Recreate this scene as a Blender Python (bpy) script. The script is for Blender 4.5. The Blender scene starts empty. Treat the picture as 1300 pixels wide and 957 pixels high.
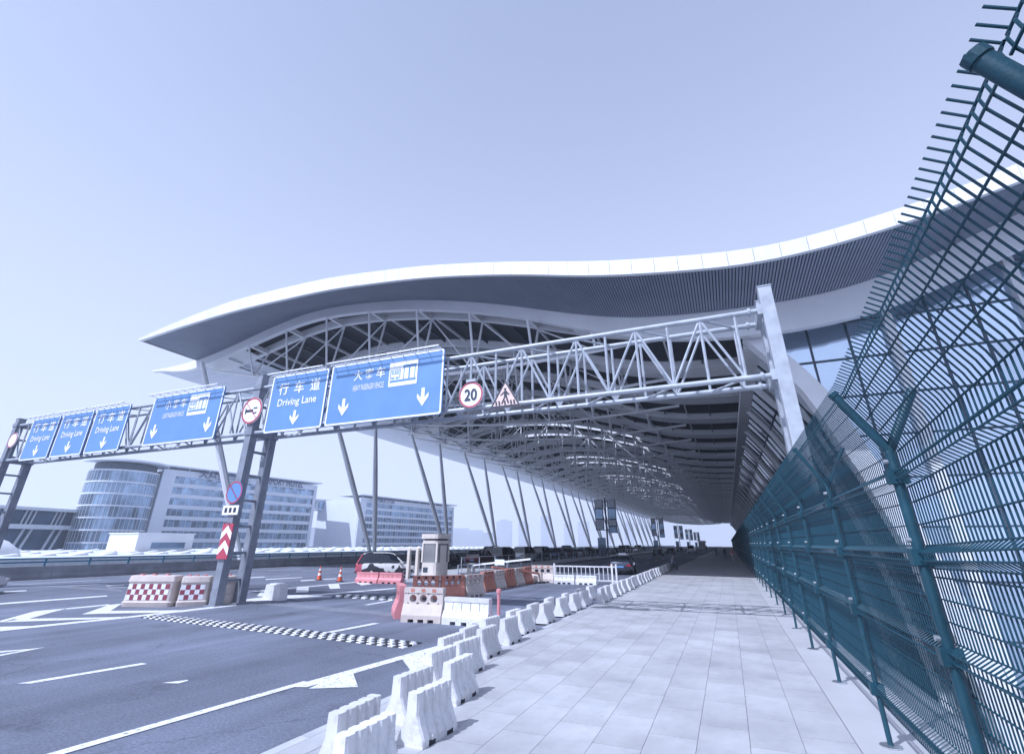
import bpy, math, random
import numpy as np
from mathutils import Vector, Matrix
random.seed(7); rng = np.random.RandomState(11)
R = math.radians
sc = bpy.context.scene
col = sc.collection

# ------------------------------------------------------------------ camera
F, CX, CY, HOR, VPX, CH = 610.0, 650.0, 434.0, 690.0, 925.0, 2.3
PITCH = math.atan((HOR-CY)/F); YAW = math.atan((VPX-CX)*math.cos(PITCH)/F)
cd = bpy.data.cameras.new('camera'); cam = bpy.data.objects.new('camera', cd); col.objects.link(cam)
cd.sensor_fit = 'HORIZONTAL'; cd.sensor_width = 36.0; cd.lens = F/1300*36.0
cd.shift_y = -(478.5-CY)/1300.0
cd.clip_start = 0.05; cd.clip_end = 9000
cam.location = (0, 0, CH); cam.rotation_euler = (math.pi/2+PITCH, 0, YAW)
sc.camera = cam
# ------------------------------------------------------------------ sky, sun, exposure
SUN = Vector((0.45, 0.74, -1.0)).normalized()
el = math.asin(-SUN.z); az = math.atan2(-SUN.x, -SUN.y)
w = bpy.data.worlds.new('World'); sc.world = w; w.use_nodes = True
nt = w.node_tree; nt.nodes.clear()
sky = nt.nodes.new('ShaderNodeTexSky'); sky.sky_type = 'NISHITA'; sky.sun_disc = False
sky.sun_elevation = el; sky.sun_rotation = az
sky.altitude = 0; sky.air_density = 1.0; sky.dust_density = 4.0; sky.ozone_density = 3.0
bg = nt.nodes.new('ShaderNodeBackground'); bg.inputs['Strength'].default_value = 0.120
wo = nt.nodes.new('ShaderNodeOutputWorld')
# hazy air: the clear sky is veiled by a pale milky layer that thickens towards the horizon, all the way round
wtc = nt.nodes.new('ShaderNodeTexCoord'); wsep = nt.nodes.new('ShaderNodeSeparateXYZ'); nt.links.new(wtc.outputs['Generated'], wsep.inputs[0])
wmr = nt.nodes.new('ShaderNodeMapRange'); wmr.interpolation_type = 'SMOOTHSTEP'
wmr.inputs[1].default_value = -.05; wmr.inputs[2].default_value = 1.0; wmr.inputs[3].default_value = .96; wmr.inputs[4].default_value = .40
nt.links.new(wsep.outputs['Z'], wmr.inputs[0])
wmx = nt.nodes.new('ShaderNodeMix'); wmx.data_type = 'RGBA'; nt.links.new(wmr.outputs[0], wmx.inputs[0])
nt.links.new(sky.outputs[0], wmx.inputs[6]); wmx.inputs[7].default_value = (7.3, 7.15, 7.35, 1)
nt.links.new(wmx.outputs[2], bg.inputs['Color']); nt.links.new(bg.outputs[0], wo.inputs['Surface'])
sl = bpy.data.lights.new('sun', 'SUN'); sl.energy = 4.6; sl.angle = R(0.55); sl.color = (1.0, 0.93, 0.84)
so = bpy.data.objects.new('sun', sl); col.objects.link(so)
so.rotation_euler = SUN.to_track_quat('-Z', 'Y').to_euler(); so.location = (-40, -60, 90)
vs = sc.view_settings
vs.view_transform = 'Standard'; vs.look = 'None'; vs.gamma = 1.0; vs.use_curve_mapping = False
vs.exposure = 0.04
try:
    vs.use_white_balance = True; vs.white_balance_temperature = 5150; vs.white_balance_tint = 15
except Exception: pass
sc.render.engine = 'CYCLES'
cy = sc.cycles
cy.use_denoising = True; cy.max_bounces = 6; cy.diffuse_bounces = 3; cy.glossy_bounces = 3
cy.transparent_max_bounces = 10; cy.transmission_bounces = 4; cy.volume_bounces = 1
cy.sample_clamp_indirect = 6.0

# ------------------------------------------------------------------ pixels to places
FW = np.array([-math.sin(YAW)*math.cos(PITCH), math.cos(YAW)*math.cos(PITCH), math.sin(PITCH)])
RT = np.array([math.cos(YAW), math.sin(YAW), 0]); UP = np.cross(RT, FW); CAM = np.array([0, 0, CH])
def ray(x, y): return FW+RT*(x-CX)/F-UP*(y-CY)/F
def gz(x, y, z=0.0):
    d = ray(x, y); return CAM+d*((z-CH)/d[2])
def gy(x, y, Y):
    d = ray(x, y); return CAM+d*(Y/d[1])

# ------------------------------------------------------------------ mesh helpers
class MB:
    def __init__(s): s.v = []; s.f = []; s.m = []
    def add(s, vs, fs, mi=0):
        o = len(s.v); s.v += [tuple(map(float, p)) for p in vs]
        s.f += [tuple(i+o for i in f) for f in fs]; s.m += [mi]*len(fs); return s
    def box(s, a, b, mi=0):
        (x0, y0, z0), (x1, y1, z1) = a, b
        return s.add([(x0,y0,z0),(x1,y0,z0),(x1,y1,z0),(x0,y1,z0),(x0,y0,z1),(x1,y0,z1),(x1,y1,z1),(x0,y1,z1)],
              [(3,2,1,0),(4,5,6,7),(0,1,5,4),(1,2,6,5),(2,3,7,6),(3,0,4,7)], mi)
    def beam(s, p, q, wd, ht, up=(0,0,1), mi=0):
        p = Vector(p); q = Vector(q); d = (q-p).normalized(); u = Vector(up)
        if abs(d.dot(u)) > .99: u = Vector((0,1,0))
        r = d.cross(u).normalized()*wd/2; u = r.cross(d).normalized()*ht/2
        V = [p-r-u, p+r-u, p+r+u, p-r+u, q-r-u, q+r-u, q+r+u, q-r+u]
        return s.add(V, [(0,1,2,3),(7,6,5,4),(4,5,1,0),(5,6,2,1),(6,7,3,2),(7,4,0,3)], mi)
    def tube(s, p, q, r, n=8, r2=None, mi=0, caps=True):
        return s.path([p, q], [r, r if r2 is None else r2], n, mi, caps)
    def path(s, pts, rad, n=8, mi=0, caps=True):
        pts = [Vector(p) for p in pts]; k = len(pts)
        if not hasattr(rad, '__len__'): rad = [rad]*k
        V = []; prev = None
        for i, p in enumerate(pts):
            d = (pts[min(i+1, k-1)]-pts[max(i-1, 0)]).normalized()
            if prev is None:
                a = Vector((0,0,1)) if abs(d.z) < .9 else Vector((1,0,0))
                x = d.cross(a).normalized()
            else: x = (prev-d*prev.dot(d)).normalized()
            prev = x; y = d.cross(x)
            V += [p+(x*math.cos(2*math.pi*j/n)+y*math.sin(2*math.pi*j/n))*rad[i] for j in range(n)]
        Fc = [(i*n+j, i*n+(j+1) % n, (i+1)*n+(j+1) % n, (i+1)*n+j) for i in range(k-1) for j in range(n)]
        if caps: Fc += [tuple(range(n-1, -1, -1)), tuple((k-1)*n+j for j in range(n))]
        return s.add(V, Fc, mi)
    def prism(s, poly, d, mi=0):
        n = len(poly); d = Vector(d); A = [Vector(p) for p in poly]
        return s.add(A+[p+d for p in A], [tuple(range(n-1, -1, -1)), tuple(range(n, 2*n))]+[(i, (i+1) % n, n+(i+1) % n, n+i) for i in range(n)], mi)
    def loft(s, rings, mi=0, closed=True, caps=True):
        n = len(rings[0]); V = [p for r in rings for p in r]; Fc = []
        for i in range(len(rings)-1):
            for j in range(n if closed else n-1):
                Fc.append((i*n+j, i*n+(j+1) % n, (i+1)*n+(j+1) % n, (i+1)*n+j))
        if caps: Fc += [tuple(range(n-1, -1, -1)), tuple((len(rings)-1)*n+j for j in range(n))]
        return s.add(V, Fc, mi)
    def lathe(s, prof, c=(0,0,0), n=16, mi=0):
        rings = [[(c[0]+r*math.cos(2*math.pi*j/n), c[1]+r*math.sin(2*math.pi*j/n), c[2]+z) for j in range(n)] for r, z in prof]
        return s.loft(rings, mi)
    def mesh(s, name, mats, smooth=False):
        me = bpy.data.meshes.new(name); me.from_pydata(s.v, [], s.f)
        if not isinstance(mats, (list, tuple)): mats = [mats]
        for m in mats: me.materials.append(m)
        if len(mats) > 1: me.polygons.foreach_set('material_index', s.m)
        if smooth:
            me.polygons.foreach_set('use_smooth', [True]*len(me.polygons))
            try: me.set_sharp_from_angle(angle=R(38))
            except Exception: pass
        me.update(); return me
    def build(s, name, mats, parent=None, smooth=False):
        o = bpy.data.objects.new(name, s.mesh(name, mats, smooth)); col.objects.link(o)
        if parent is not None: o.parent = parent
        return o
def tag(o, label=None, cat=None, group=None, kind=None):
    if label: o['label'] = label
    if cat: o['category'] = cat
    if group: o['group'] = group
    if kind: o['kind'] = kind
    return o
def thing(name, label, cat, loc=(0,0,0), rz=0.0, group=None):
    o = bpy.data.objects.new(name, None); col.objects.link(o); o.empty_display_size = .3
    o.location = loc; o.rotation_euler = (0, 0, rz)
    return tag(o, label, cat, group)
def inst(name, me, parent=None, loc=(0,0,0), rz=0.0):
    o = bpy.data.objects.new(name, me); col.objects.link(o); o.location = loc; o.rotation_euler = (0,0,rz)
    if parent is not None: o.parent = parent
    return o
def copy_tree(o, parent=None):
    c = o.copy(); col.objects.link(c); c.parent = parent
    for ch in list(o.children): copy_tree(ch, c)
    return c
def place(proto, used, loc, rz, label=None, group=None):
    o = proto if not used else copy_tree(proto)
    used.append(1); o.location = loc; o.rotation_euler = (0, 0, rz)
    return tag(o, label, None, group)

# ------------------------------------------------------------------ materials
def M(name, c, rough=.6, metal=0.0, var=.12, scale=2.0, bump=0.0, bscale=60.0, rnd=0.0, spec=.5, stretch=None, dirt=0.0, dirtcol=(.12,.11,.11), coat=0.0):
    m = bpy.data.materials.new(name); m.use_nodes = True; t = m.node_tree; N = t.nodes; L = t.links
    b = N['Principled BSDF']; b.inputs['Roughness'].default_value = rough; b.inputs['Metallic'].default_value = metal
    b.inputs['Specular IOR Level'].default_value = spec
    if coat: b.inputs['Coat Weight'].default_value = coat; b.inputs['Coat Roughness'].default_value = .06
    tc = N.new('ShaderNodeTexCoord'); vec = tc.outputs['Object']
    if stretch:
        mp = N.new('ShaderNodeMapping'); mp.inputs['Scale'].default_value = stretch; L.new(vec, mp.inputs[0]); vec = mp.outputs[0]
    n1 = N.new('ShaderNodeTexNoise'); n1.inputs['Scale'].default_value = scale; n1.inputs['Detail'].default_value = 5; L.new(vec, n1.inputs['Vector'])
    mr = N.new('ShaderNodeMapRange'); mr.inputs[1].default_value = .3; mr.inputs[2].default_value = .7
    mr.inputs[3].default_value = 1-var; mr.inputs[4].default_value = 1+var; L.new(n1.outputs[0], mr.inputs[0])
    val = mr.outputs[0]
    if rnd:
        oi = N.new('ShaderNodeObjectInfo'); m2 = N.new('ShaderNodeMapRange'); m2.inputs[3].default_value = 1-rnd; m2.inputs[4].default_value = 1+rnd
        L.new(oi.outputs['Random'], m2.inputs[0]); mu = N.new('ShaderNodeMath'); mu.operation = 'MULTIPLY'
        L.new(val, mu.inputs[0]); L.new(m2.outputs[0], mu.inputs[1]); val = mu.outputs[0]
    mx = N.new('ShaderNodeMix'); mx.data_type = 'RGBA'; mx.blend_type = 'MULTIPLY'; mx.inputs[0].default_value = 1
    mx.inputs[6].default_value = (*c, 1); L.new(val, mx.inputs[7]); out = mx.outputs[2]
    if dirt:
        n3 = N.new('ShaderNodeTexNoise'); n3.inputs['Scale'].default_value = scale*2.7; n3.inputs['Detail'].default_value = 8; n3.inputs['Roughness'].default_value = .7
        L.new(vec, n3.inputs['Vector'])
        rr = N.new('ShaderNodeMapRange'); rr.inputs[1].default_value = .5; rr.inputs[2].default_value = .75; rr.inputs[4].default_value = dirt; L.new(n3.outputs[0], rr.inputs[0])
        md = N.new('ShaderNodeMix'); md.data_type = 'RGBA'; L.new(rr.outputs[0], md.inputs[0]); L.new(out, md.inputs[6]); md.inputs[7].default_value = (*dirtcol, 1); out = md.outputs[2]
    L.new(out, b.inputs['Base Color'])
    rv = N.new('ShaderNodeMapRange'); rv.inputs[3].default_value = max(.02, rough-.08); rv.inputs[4].default_value = min(1, rough+.08)
    L.new(n1.outputs[0], rv.inputs[0]); L.new(rv.outputs[0], b.inputs['Roughness'])
    if bump:
        n2 = N.new('ShaderNodeTexNoise'); n2.inputs['Scale'].default_value = bscale; n2.inputs['Detail'].default_value = 3; L.new(tc.outputs['Object'], n2.inputs['Vector'])
        bp = N.new('ShaderNodeBump'); bp.inputs['Strength'].default_value = bump; bp.inputs['Distance'].default_value = .02
        L.new(n2.outputs[0], bp.inputs['Height']); L.new(bp.outputs[0], b.inputs['Normal'])
    return m
def glass(name, c, rough=.06, metal=.75, var=.25, scale=.4):
    return M(name, c, rough=rough, metal=metal, var=var, scale=scale, rnd=.12)
WHT = M('white_steel_paint', (.74,.75,.78), .38, .0, .05, .4, dirt=.12, dirtcol=(.4,.4,.42))
WHT2 = M('white_fascia_panel', (.80,.80,.82), .35, .0, .04, .9, rnd=.05, stretch=(3,3,.35), dirt=.22, dirtcol=(.55,.56,.6))
RIB = M('rib_paint', (.80,.81,.83), .5, 0, .06, .3, dirt=.15, dirtcol=(.3,.32,.36))
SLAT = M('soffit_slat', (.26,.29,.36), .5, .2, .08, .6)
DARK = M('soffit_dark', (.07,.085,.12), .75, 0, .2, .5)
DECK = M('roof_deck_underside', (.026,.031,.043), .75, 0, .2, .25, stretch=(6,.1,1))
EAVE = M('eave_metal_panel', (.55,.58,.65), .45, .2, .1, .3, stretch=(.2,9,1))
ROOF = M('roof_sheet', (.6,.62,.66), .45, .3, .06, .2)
GSIDE = glass('facade_glass_dark', (.05,.065,.09), .04, .35)
GEND = glass('facade_glass_sky', (.62,.72,.85), .05, .9, .06, .2)
MULL = M('mullion_dark', (.06,.08,.11), .5, .3)
CONC = M('concrete', (.30,.31,.34), .85, 0, .2, .7, .4, 40, dirt=.5, dirtcol=(.14,.145,.16))
GALV = M('galvanised_steel', (.40,.43,.48), .45, .15, .15, 3, dirt=.2, dirtcol=(.25,.27,.3))
GALVD = M('gantry_column_paint', (.24,.26,.31), .5, .1, .2, 2, dirt=.25, dirtcol=(.16,.18,.21))
TEAL = M('fence_teal_paint', (.009,.052,.080), .5, .1, .25, 5, .12, 90, dirt=.3, dirtcol=(.06,.11,.14))
TEALW = M('fence_wire_teal', (.009,.052,.080), .5, .1, .1, 8)
TEALR = M('railing_blue_paint', (.05,.17,.27), .4, .1, .15, 2)
BOLT = M('bolt_zinc', (.65,.67,.7), .3, .9)
SBLUE = M('sign_blue', (.15,.28,.54), .42, 0, .07, .8, dirt=.1, dirtcol=(.12,.22,.5))
SWHITE = M('sign_white', (.86,.87,.90), .4, 0, .03, 2)
SRED = M('sign_red', (.42,.06,.10), .45, 0, .08, 3)
SBLK = M('sign_black', (.03,.035,.06), .5)
SYEL = M('sign_warning_cream', (.72,.56,.50), .45, 0, .05, 2)
SBACK = M('sign_back', (.40,.42,.46), .45, .5)
PLAS_W = M('barrier_white_plastic', (.68,.68,.70), .55, 0, .08, 2.2, .2, 30, rnd=.10, dirt=.6, dirtcol=(.33,.31,.31))
PLAS_C = M('barrier_cream_plastic', (.58,.51,.47), .5, 0, .1, 2, .12, 30, rnd=.08, dirt=.35, dirtcol=(.34,.27,.24))
PLAS_O = M('barrier_orange_plastic', (.46,.19,.14), .5, 0, .14, 2, .12, 30, rnd=.08, dirt=.35, dirtcol=(.3,.16,.12))
PLAS_P = M('barrier_pink_plastic', (.60,.24,.26), .5, 0, .1, 2, .1, 30, rnd=.06, dirt=.3, dirtcol=(.35,.2,.2))
CHKR = M('reflective_red', (.24,.05,.08), .45, 0, .15, 4, dirt=.3)
CHKW = M('reflective_white', (.75,.76,.80), .4, 0, .1, 4, dirt=.3, dirtcol=(.35,.35,.38))
RUB = M('black_rubber', (.022,.024,.032), .75, 0, .2, 6)
CONEO = M('cone_orange', (.62,.12,.05), .45)
HOTW = M('hotel_white', (.60,.64,.72), .7, 0, .06, .1)
HOTG = glass('hotel_glass', (.26,.35,.48), .12, .5, .3, .25)
def cells(m, sx, sz, lo, hi):
    t = m.node_tree; N = t.nodes; L = t.links; b = N['Principled BSDF']; src = b.inputs['Base Color'].links[0].from_socket
    tc = N.new('ShaderNodeTexCoord'); mp = N.new('ShaderNodeMapping'); mp.inputs['Scale'].default_value = (1/sx, .01, 1/sz); L.new(tc.outputs['Object'], mp.inputs[0])
    fl = N.new('ShaderNodeVectorMath'); fl.operation = 'FLOOR'; L.new(mp.outputs[0], fl.inputs[0])
    wn = N.new('ShaderNodeTexWhiteNoise'); L.new(fl.outputs[0], wn.inputs['Vector'])
    r = N.new('ShaderNodeMapRange'); r.inputs[3].default_value = lo; r.inputs[4].default_value = hi; L.new(wn.outputs['Value'], r.inputs[0])
    mx = N.new('ShaderNodeMix'); mx.data_type = 'RGBA'; mx.blend_type = 'MULTIPLY'; mx.inputs[0].default_value = 1
    L.new(src, mx.inputs[6]); L.new(r.outputs[0], mx.inputs[7]); L.new(mx.outputs[2], b.inputs['Base Color'])
cells(HOTG, 1.9, 3.5, .45, 1.45)
HOTS = M('hotel_sign_letter', (.06,.08,.16), .6)
LBG = glass('concourse_glass', (.05,.10,.18), .12, .4, .3, .2)
LBW = M('concourse_white', (.6,.64,.7), .6)
SKYL = M('distant_tower', (.42,.45,.52), .8, 0, .1, .02)
ROADGR = M('lower_ground', (.30,.32,.36), .9, 0, .25, .02, .1, 4)
def asphalt():
    m = M('asphalt', (.138,.152,.20), .82, 0, .22, .35, .5, 160, spec=.35)
    t = m.node_tree; N = t.nodes; L = t.links; b = N['Principled BSDF']
    src = b.inputs['Base Color'].links[0].from_socket
    tc = N.new('ShaderNodeTexCoord')
    n = N.new('ShaderNodeTexNoise'); n.inputs['Scale'].default_value = 22; n.inputs['Detail'].default_value = 6; n.inputs['Roughness'].default_value = .8; L.new(tc.outputs['Object'], n.inputs['Vector'])
    r = N.new('ShaderNodeMapRange'); r.inputs[1].default_value = .3; r.inputs[2].default_value = .72; r.inputs[3].default_value = .55; r.inputs[4].default_value = 1.6; L.new(n.outputs[0], r.inputs[0])
    mp = N.new('ShaderNodeMapping'); mp.inputs['Scale'].default_value = (1.3,.04,1); L.new(tc.outputs['Object'], mp.inputs[0])
    n2 = N.new('ShaderNodeTexNoise'); n2.inputs['Scale'].default_value = 1.0; n2.inputs['Detail'].default_value = 3; L.new(mp.outputs[0], n2.inputs['Vector'])
    r2 = N.new('ShaderNodeMapRange'); r2.inputs[1].default_value = .3; r2.inputs[2].default_value = .7; r2.inputs[3].default_value = .82; r2.inputs[4].default_value = 1.2; L.new(n2.outputs[0], r2.inputs[0])
    mu = N.new('ShaderNodeMath'); mu.operation = 'MULTIPLY'; L.new(r.outputs[0], mu.inputs[0]); L.new(r2.outputs[0], mu.inputs[1])
    # fine cracks and patches
    vo = N.new('ShaderNodeTexVoronoi'); vo.feature = 'DISTANCE_TO_EDGE'; vo.inputs['Scale'].default_value = .16
    wv = N.new('ShaderNodeTexNoise'); wv.inputs['Scale'].default_value = 1.2; wv.inputs['Detail'].default_value = 5; L.new(tc.outputs['Object'], wv.inputs['Vector'])
    ad = N.new('ShaderNodeMix'); ad.data_type = 'RGBA'; ad.blend_type = 'ADD'; ad.inputs[0].default_value = 1.3; L.new(tc.outputs['Object'], ad.inputs[6]); L.new(wv.outputs['Color'], ad.inputs[7]); L.new(ad.outputs[2], vo.inputs['Vector'])
    cr = N.new('ShaderNodeMapRange'); cr.inputs[1].default_value = 0; cr.inputs[2].default_value = .004; cr.inputs[3].default_value = .6; cr.inputs[4].default_value = 1; L.new(vo.outputs['Distance'], cr.inputs[0])
    mu2 = N.new('ShaderNodeMath'); mu2.operation = 'MULTIPLY'; L.new(mu.outputs[0], mu2.inputs[0]); L.new(cr.outputs[0], mu2.inputs[1])
    v2 = N.new('ShaderNodeTexVoronoi'); v2.inputs['Scale'].default_value = .09; v2.distance = 'CHEBYCHEV'; v2.inputs['Randomness'].default_value = .9; L.new(tc.outputs['Object'], v2.inputs['Vector'])
    sp3 = N.new('ShaderNodeSeparateColor'); L.new(v2.outputs['Color'], sp3.inputs[0])
    r4 = N.new('ShaderNodeMapRange'); r4.inputs[3].default_value = .88; r4.inputs[4].default_value = 1.12; L.new(sp3.outputs[0], r4.inputs[0])
    mu3 = N.new('ShaderNodeMath'); mu3.operation = 'MULTIPLY'; L.new(mu2.outputs[0], mu3.inputs[0]); L.new(r4.outputs[0], mu3.inputs[1])
    n5 = N.new('ShaderNodeTexNoise'); n5.inputs['Scale'].default_value = .9; n5.inputs['Detail'].default_value = 4; n5.inputs['Roughness'].default_value = .65; L.new(tc.outputs['Object'], n5.inputs['Vector'])
    r5 = N.new('ShaderNodeMapRange'); r5.inputs[1].default_value = .60; r5.inputs[2].default_value = .72; r5.inputs[3].default_value = 1.0; r5.inputs[4].default_value = .68; L.new(n5.outputs[0], r5.inputs[0])
    mu4 = N.new('ShaderNodeMath'); mu4.operation = 'MULTIPLY'; L.new(mu3.outputs[0], mu4.inputs[0]); L.new(r5.outputs[0], mu4.inputs[1])
    mx = N.new('ShaderNodeMix'); mx.data_type = 'RGBA'; mx.blend_type = 'MULTIPLY'; mx.inputs[0].default_value = 1
    L.new(src, mx.inputs[6]); L.new(mu4.outputs[0], mx.inputs[7]); L.new(mx.outputs[2], b.inputs['Base Color']); return m
ASPH = asphalt()
def paint(name, c, lo, hi):
    m = M(name, c, .6, 0, .08, 3); t = m.node_tree; N = t.nodes; L = t.links; b = N['Principled BSDF']
    tr = N.new('ShaderNodeBsdfTransparent'); ms = N.new('ShaderNodeMixShader'); tc = N.new('ShaderNodeTexCoord')
    n = N.new('ShaderNodeTexNoise'); n.inputs['Scale'].default_value = 14; n.inputs['Detail'].default_value = 8; n.inputs['Roughness'].default_value = .75; L.new(tc.outputs['Object'], n.inputs['Vector'])
    r = N.new('ShaderNodeMapRange'); r.inputs[1].default_value = lo; r.inputs[2].default_value = hi; L.new(n.outputs[0], r.inputs[0])
    L.new(r.outputs[0], ms.inputs[0]); L.new(tr.outputs[0], ms.inputs[1]); L.new(b.outputs[0], ms.inputs[2]); L.new(ms.outputs[0], N['Material Output'].inputs['Surface'])
    return m
PAINT = paint('road_paint', (.70,.71,.74), .33, .47)
PAINTW = paint('worn_road_paint', (.55,.57,.62), .44, .80)
TILE = M('granite_tile', (.43,.435,.455), .6, 0, .07, 1.0, .12, 120, rnd=.05, dirt=.42, dirtcol=(.30,.31,.34))
def soil(m):
    t = m.node_tree; N = t.nodes; L = t.links; b = N['Principled BSDF']; src = b.inputs['Base Color'].links[0].from_socket
    ge = N.new('ShaderNodeNewGeometry')
    n = N.new('ShaderNodeTexNoise'); n.inputs['Scale'].default_value = .55; n.inputs['Detail'].default_value = 6; n.inputs['Roughness'].default_value = .65; L.new(ge.outputs['Position'], n.inputs['Vector'])
    r = N.new('ShaderNodeMapRange'); r.inputs[1].default_value = .35; r.inputs[2].default_value = .68; r.inputs[3].default_value = 1.08; r.inputs[4].default_value = .78; L.new(n.outputs[0], r.inputs[0])
    v = N.new('ShaderNodeTexVoronoi'); v.inputs['Scale'].default_value = 2.3; v.inputs['Randomness'].default_value = 1; L.new(ge.outputs['Position'], v.inputs['Vector'])
    r2 = N.new('ShaderNodeMapRange'); r2.inputs[1].default_value = .03; r2.inputs[2].default_value = .07; r2.inputs[3].default_value = .72; r2.inputs[4].default_value = 1; L.new(v.outputs['Distance'], r2.inputs[0])
    mu = N.new('ShaderNodeMath'); mu.operation = 'MULTIPLY'; L.new(r.outputs[0], mu.inputs[0]); L.new(r2.outputs[0], mu.inputs[1])
    mx = N.new('ShaderNodeMix'); mx.data_type = 'RGBA'; mx.blend_type = 'MULTIPLY'; mx.inputs[0].default_value = 1
    L.new(src, mx.inputs[6]); L.new(mu.outputs[0], mx.inputs[7]); L.new(mx.outputs[2], b.inputs['Base Color'])
soil(TILE)
PAVE = M('paving_bed', (.22,.225,.24), .8, 0, .1, 1)
PAVEF = M('paving_far', (.42,.425,.445), .65, 0, .08, .8)
KERB = M('kerb_granite', (.42,.43,.46), .7, 0, .15, 2, .2, 60)
PANE = bpy.data.materials.new('skylight_glass'); PANE.use_nodes = True
_t = PANE.node_tree; _b = _t.nodes['Principled BSDF']; _b.inputs['Base Color'].default_value = (.85,.9,.95,1); _b.inputs['Roughness'].default_value = .2
_n = _t.nodes.new('ShaderNodeTexNoise'); _n.inputs['Scale'].default_value = .4
_r = _t.nodes.new('ShaderNodeMapRange'); _r.inputs[3].default_value = .12; _r.inputs[4].default_value = .24; _t.links.new(_n.outputs[0], _r.inputs[0])
_tr = _t.nodes.new('ShaderNodeBsdfTransparent'); _ms = _t.nodes.new('ShaderNodeMixShader')
_t.links.new(_r.outputs[0], _ms.inputs[0]); _t.links.new(_tr.outputs[0], _ms.inputs[1]); _t.links.new(_b.outputs[0], _ms.inputs[2]); _t.links.new(_ms.outputs[0], _t.nodes['Material Output'].inputs['Surface'])

# ------------------------------------------------------------------ lettering
def text_mesh(s, wd, ht, mat, bold=.0):
    cu = bpy.data.curves.new('lettering', 'FONT'); cu.body = s; cu.offset = bold; cu.extrude = 0; cu.resolution_u = 3
    o = bpy.data.objects.new('lettering', cu); col.objects.link(o)
    bpy.context.view_layer.update()
    me = bpy.data.meshes.new_from_object(o.evaluated_get(bpy.context.evaluated_depsgraph_get()))
    bpy.data.objects.remove(o); bpy.data.curves.remove(cu)
    v = np.zeros(len(me.vertices)*3); me.vertices.foreach_get('co', v); v = v.reshape(-1, 3)
    if len(v):
        mn, mx = v.min(0), v.max(0)
        v[:, 0] = ((v[:, 0]-mn[0])/(mx[0]-mn[0])-.5)*wd; y = ((v[:, 1]-mn[1])/(mx[1]-mn[1])-.5)*ht
        v[:, 2] = y; v[:, 1] = 0
        me.vertices.foreach_set('co', v.ravel())
    me.materials.clear(); me.materials.append(mat); me.update(); return me

# ================================================================== THE SETTING
tag(MB().add([(-2600,-900,-8),(1600,-900,-8),(1600,2600,-8),(-2600,2600,-8)], [(0,1,2,3)]).build('ground', ROADGR), kind='structure')
# elevated road deck (slab with visible edge)
XL, XK = -44.9, -5.42          # parapet line, kerb line
rd = MB(); rd.box((XL-.5, -60, -1.4), (2.7, 520, -.02)); tag(rd.build('road_deck', CONC), kind='structure')
tag(MB().add([(XL,-60,0),(XK,-60,0),(XK,520,0),(XL,520,0)], [(0,1,2,3)]).build('road', ASPH), kind='structure')
pv = MB(); pv.box((XK+.16, -60, -.01), (2.6, 520, .138))
pave = tag(pv.build('pavement', PAVE), kind='structure'); pave.location.z = -.11   # nearly flush with the road
PZ = .04
kb = [inst('kerb_stone', None) for _ in ()]
kme = MB().box((XK, .006, -.015), (XK+.16, .994, .15)).mesh('kerb_stone', KERB)
for i in range(60): inst('kerb_stone', kme, pave, (0, 2+i, 0))
MB().box((XK, 62, -.015), (XK+.16, 520, .15)).build('kerb', KERB, pave)
TW, TL = .60, 1.2
tme = MB().box((.003, .007, .10), (TW-.003, TL-.007, .15)).mesh('paving_tile', TILE)
cnt = 0; far = MB()
ncol = 10
for j in range(-1, 46):
    for i in range(ncol):
        x = -4.92+i*TW; y = 4.2+j*TL+(.6 if i % 2 else 0)
        if cnt < 300 and y > 4.2 and j < 33:
            inst('paving_tile', tme, pave, (x, y, 0)); cnt += 1
        else: far.box((x+.004, y+.004, .10), (x+TW-.004, y+TL-.004, .15))
tag(far.build('paving_tiles_beyond', TILE, pave), kind='stuff')
MB().box((-4.92, 59.6, .10), (1.09, 520, .149)).build('paving_far_strip', PAVEF, pave)
MB().box((-5.255, -20, .10), (-4.93, 520, .1495)).build('paving_border', TILE, pave)
MB().box((1.095, -20, .10), (2.55, 520, .1485)).build('paving_edge_strip', PAVEF, pave)
# median island
isl = MB(); isl.box((-23.6, 36, -.01), (-19.4, 520, .16)); isle = tag(isl.build('median_island', PAVEF), kind='structure')
MB().box((-19.4, 36, -.01), (-19.22, 520, .17)).build('kerb', KERB, isle)

# ---- road markings
def mark(name, polys, z=.005, mat=None, px=True):
    mb = MB()
    for p in polys:
        q = [tuple(gz(x, y)[:2])+(z,) for x, y in p] if px else [(x, y, z) for x, y in p]
        a = sum(q[i][0]*q[(i+1) % len(q)][1]-q[(i+1) % len(q)][0]*q[i][1] for i in range(len(q)))
        if a < 0: q = q[::-1]
        mb.add(q, [tuple(range(len(q)))])
    return tag(mb.build(name, mat or PAINT), kind='structure')
def za(p): return [(x/4.3333, 740+y/4.3333) for x, y in p]
def zb(p): return [(280+x/4.643, 700+y/4.643) for x, y in p]
MK = [
 [(0,240),(39*4.333,236),(700,184),(1300,114),(1300,124),(700,192),(170,247),(0,265)],
 [(0,207),(190,155),(185,172),(0,216)], [(190,155),(370,138),(155,197),(90,201),(60,192)],
 [(100,201),(155,196),(600,188),(700,184),(600,196),(0,216)],
 [(370,138),(600,116),(600,122),(360,145)], [(450,172),(600,120),(672,112),(605,154),(560,166)],
 [(605,153),(1000,149),(1120,143),(1000,160),(560,168),(450,172)],
 [(0,110),(590,67),(590,73),(0,118)], [(20,46),(145,39),(145,44),(20,50)], [(580,13),(680,10),(680,13),(590,17)],
 [(0,374),(160,363),(245,353),(160,366),(0,383)], [(0,393),(200,358),(245,354),(0,401)],
 [(95,553),(780,440),(810,445),(170,553)], [(890,550),(1030,533),(1036,538),(980,553)],
]
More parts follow.
